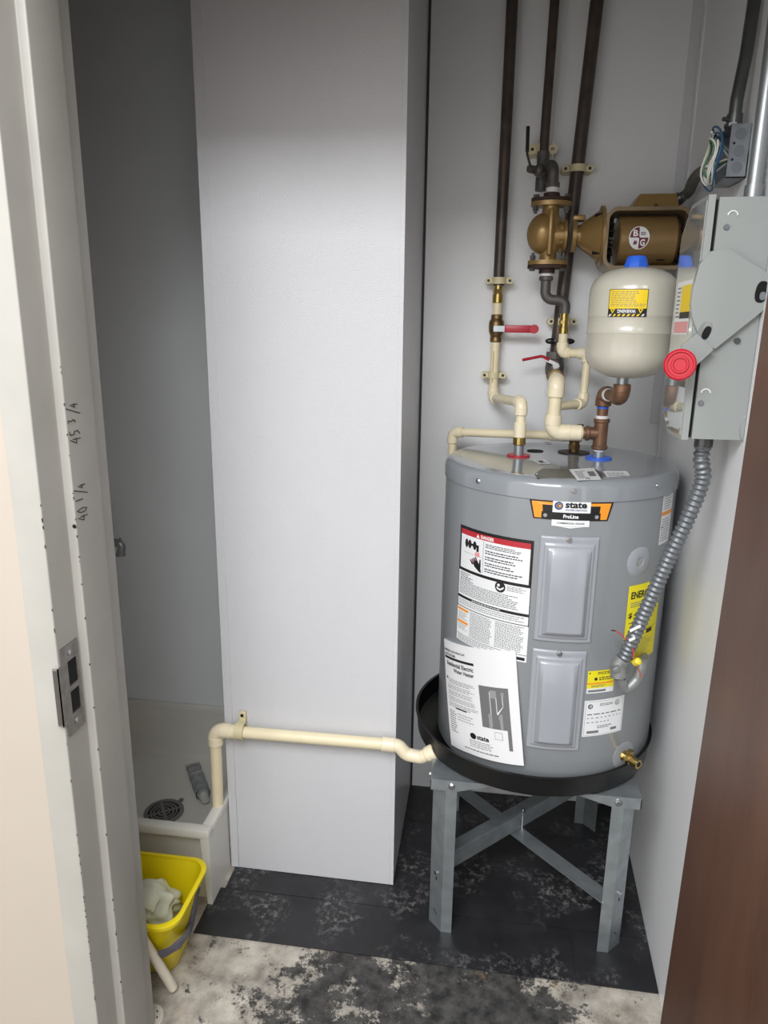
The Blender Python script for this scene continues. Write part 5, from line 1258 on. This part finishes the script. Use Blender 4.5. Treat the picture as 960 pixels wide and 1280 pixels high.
def rr2(x0_, x1_, y0_, y1_, r_, z_, n=6):
    o_ = []
    for cx2, cy2, t0 in ((x1_ - r_, y1_ - r_, 0), (x0_ + r_, y1_ - r_, PI / 2), (x0_ + r_, y0_ + r_, PI), (x1_ - r_, y0_ + r_, 1.5 * PI)):
        for i in range(n + 1): t = t0 + PI / 2 * i / n; o_.append(V((cx2 + r_ * math.cos(t), cy2 + r_ * math.sin(t), z_)))
    return o_


rx1 = -0.655; ry0, ry1 = 1.268, 1.492
RIM = (-0.965, rx1, ry0, ry1); BASE = (-0.915, -0.700, 1.335, 1.455)


def lerpb(f_, ins=0.0, z_=None): return rr2(BASE[0] + (RIM[0] - BASE[0]) * f_ + ins, BASE[1] + (RIM[1] - BASE[1]) * f_ - ins, BASE[2] + (RIM[2] - BASE[2]) * f_ + ins, BASE[3] + (RIM[3] - BASE[3]) * f_ - ins, 0.035 + .012 * f_, z_)


def loops(g_, lps, caps=(False, False)):
    n = len(lps[0]); vs_ = [p_ for l_ in lps for p_ in l_]; fs = [[j * n + i, j * n + (i + 1) % n, (j + 1) * n + (i + 1) % n, (j + 1) * n + i] for j in range(len(lps) - 1) for i in range(n)]
    if caps[0]: fs.append(list(range(n)))
    if caps[1]: fs.append([(len(lps) - 1) * n + i for i in range(n)])
    g_.add(vs_, fs)


g = MB(); loops(g, [lerpb(0.0, .006, .001), lerpb(0, .0, .006), lerpb(.4, 0, BKZ * .4), lerpb(.93, 0, BKZ * .93), lerpb(.99, 0, BKZ - .004), lerpb(.98, .004, BKZ - .004), lerpb(.4, .004, BKZ * .4), lerpb(.0, .006, .008)], (True, True)); part('shell', g, 'bucket_yellow', bkt)
g = MB(); loops(g, [lerpb(1, .004, BKZ - .012), lerpb(1, -.004, BKZ - .012), lerpb(1, -.005, BKZ - .003), lerpb(1, -.001, BKZ), lerpb(1, .005, BKZ), lerpb(1, .006, BKZ - .006), lerpb(1, .004, BKZ - .012)]); part('rim', g, 'bucket_yellow', bkt)
# handle hanging down over the front from the two end walls
mid_ = lerpb(.5, 0, 0.1)
q_ = [atX(246, 1113, -0.664), atX(242, 1140, -0.668), atX(237, 1160, -0.673), at(226, 1178, 1.288), at(208, 1190, 1.282), at(186, 1196, 1.283)]
hp = catmull(q_ + [V((-0.80, 1.283, q_[-1].z - .004))], 5)
hp = hp + [V((-1.62 - p_.x + 0.02, p_.y, p_.z)) for p_ in reversed(hp[:-1])]
NH = len(hp) - 1
g = MB(); wv = []
for i, p_ in enumerate(hp):
    tng = (hp[min(i + 1, NH)] - hp[max(i - 1, 0)]).normalized(); out = V((p_.x + .81, p_.y - 1.40, 0)).normalized(); sd2 = tng.cross(out).normalized(); out2 = sd2.cross(tng)
    wv.append([p_ + out2 * (.0045 * a_) + sd2 * (.0105 * b_) for a_, b_ in ((-1, -1), (1, -1), (1, 1), (-1, 1))])
loops(g, wv, (True, True)); hd = part('handle', g, 'bucket_handle', bkt)
for ex_ in (hp[0], hp[-1]): g = MB(); g.cyl(ex_ + V((-.004, 0, 0)), ex_ + V((.006, 0, 0)), 0.009, None, 14); part('pivot', g, 'bucket_handle', hd)
g = MB(); loops(g, [lerpb(.42, .006, BKZ * .42), lerpb(.42, .02, BKZ * .42 + .003)], (False, True)); part('water', g, 'bucket_water', bkt, 'murky grey water')
# crumpled rag


def ragfn(a_, b_):
    t = 2 * PI * a_; ph = PI * b_
    r_ = 1 + .10 * math.sin(5 * t + 3 * ph) + .08 * math.sin(9 * t - 4 * ph) + .06 * math.sin(3 * t + 9 * ph)
    return V((-0.780 + .076 * r_ * math.sin(ph) * math.cos(t), 1.392 + .060 * r_ * math.sin(ph) * math.sin(t), 0.150 + .046 * r_ * math.cos(ph) + .012 * math.sin(4 * t + 1.7) * math.sin(ph)))


g = MB(); g.grid(ragfn, 56, 28)
rag = thing('cleaning_rag', 'crumpled pale green rag lying in the yellow bucket', 'rag', (-0.775, 1.388, 0.096))
part('cloth', g, 'rag_cloth', rag, ang=180)


def flap(a_, b_):
    x_ = -0.79 + .10 * (a_ - .5); y_ = 1.385 + .085 * (b_ - .5)
    return V((x_, y_, 0.205 - 2.6 * (x_ + .79) ** 2 * 3 - 9 * (y_ - 1.385) ** 2 + .006 * math.sin(55 * x_ + 22 * y_) + .004 * math.sin(90 * y_)))


g = MB(); g.grid(flap, 22, 18); g.grid(lambda a_, b_: flap(a_, b_) + V((0, 0, -.003)), 22, 18); part('fold', g, 'rag_cloth', rag, ang=180)
# pale stick leaning on the floor
s0 = atZ(217, 1236, 0.012); s1 = at(180, 1176, 1.262); d_ = (s1 - s0).normalized()
g = MB(); s1b = s0 + d_ * 0.46; g.lathe([(0.006, 0), (0.0105, 0.002), (0.0115, 0.006), (0.0115, 0.46)], s0, d_, 18)
solo('stick', g, 'stick_white', 'pale round stick slanting to the floor in front of the yellow bucket', 'stick', org=s0)
# perforated floor disc at the foot of the frame and plaster crumbs
fd = atZ(186, 1272, 0.0008); fdo = thing('floor_strainer', 'small white perforated disc on the floor at the foot of the frame', 'strainer', fd)
g = MB(); g.lathe([(0.034, 0), (0.032, 0.004), (0, 0.006)], fd, (0, 0, 1), 28); part('disc', g, 'debris', fdo)
for k in range(9): t = 2 * PI * k / 8; r_ = 0.019 if k < 8 else 0; c_ = fd + V((r_ * math.cos(t), r_ * math.sin(t), 0.0036 + (.0022 if k == 8 else 0))); g = MB(); g.cyl(c_, c_ + V((0, 0, .0012)), 0.0035, None, 10); part('hole', g, 'hole_black', fdo)
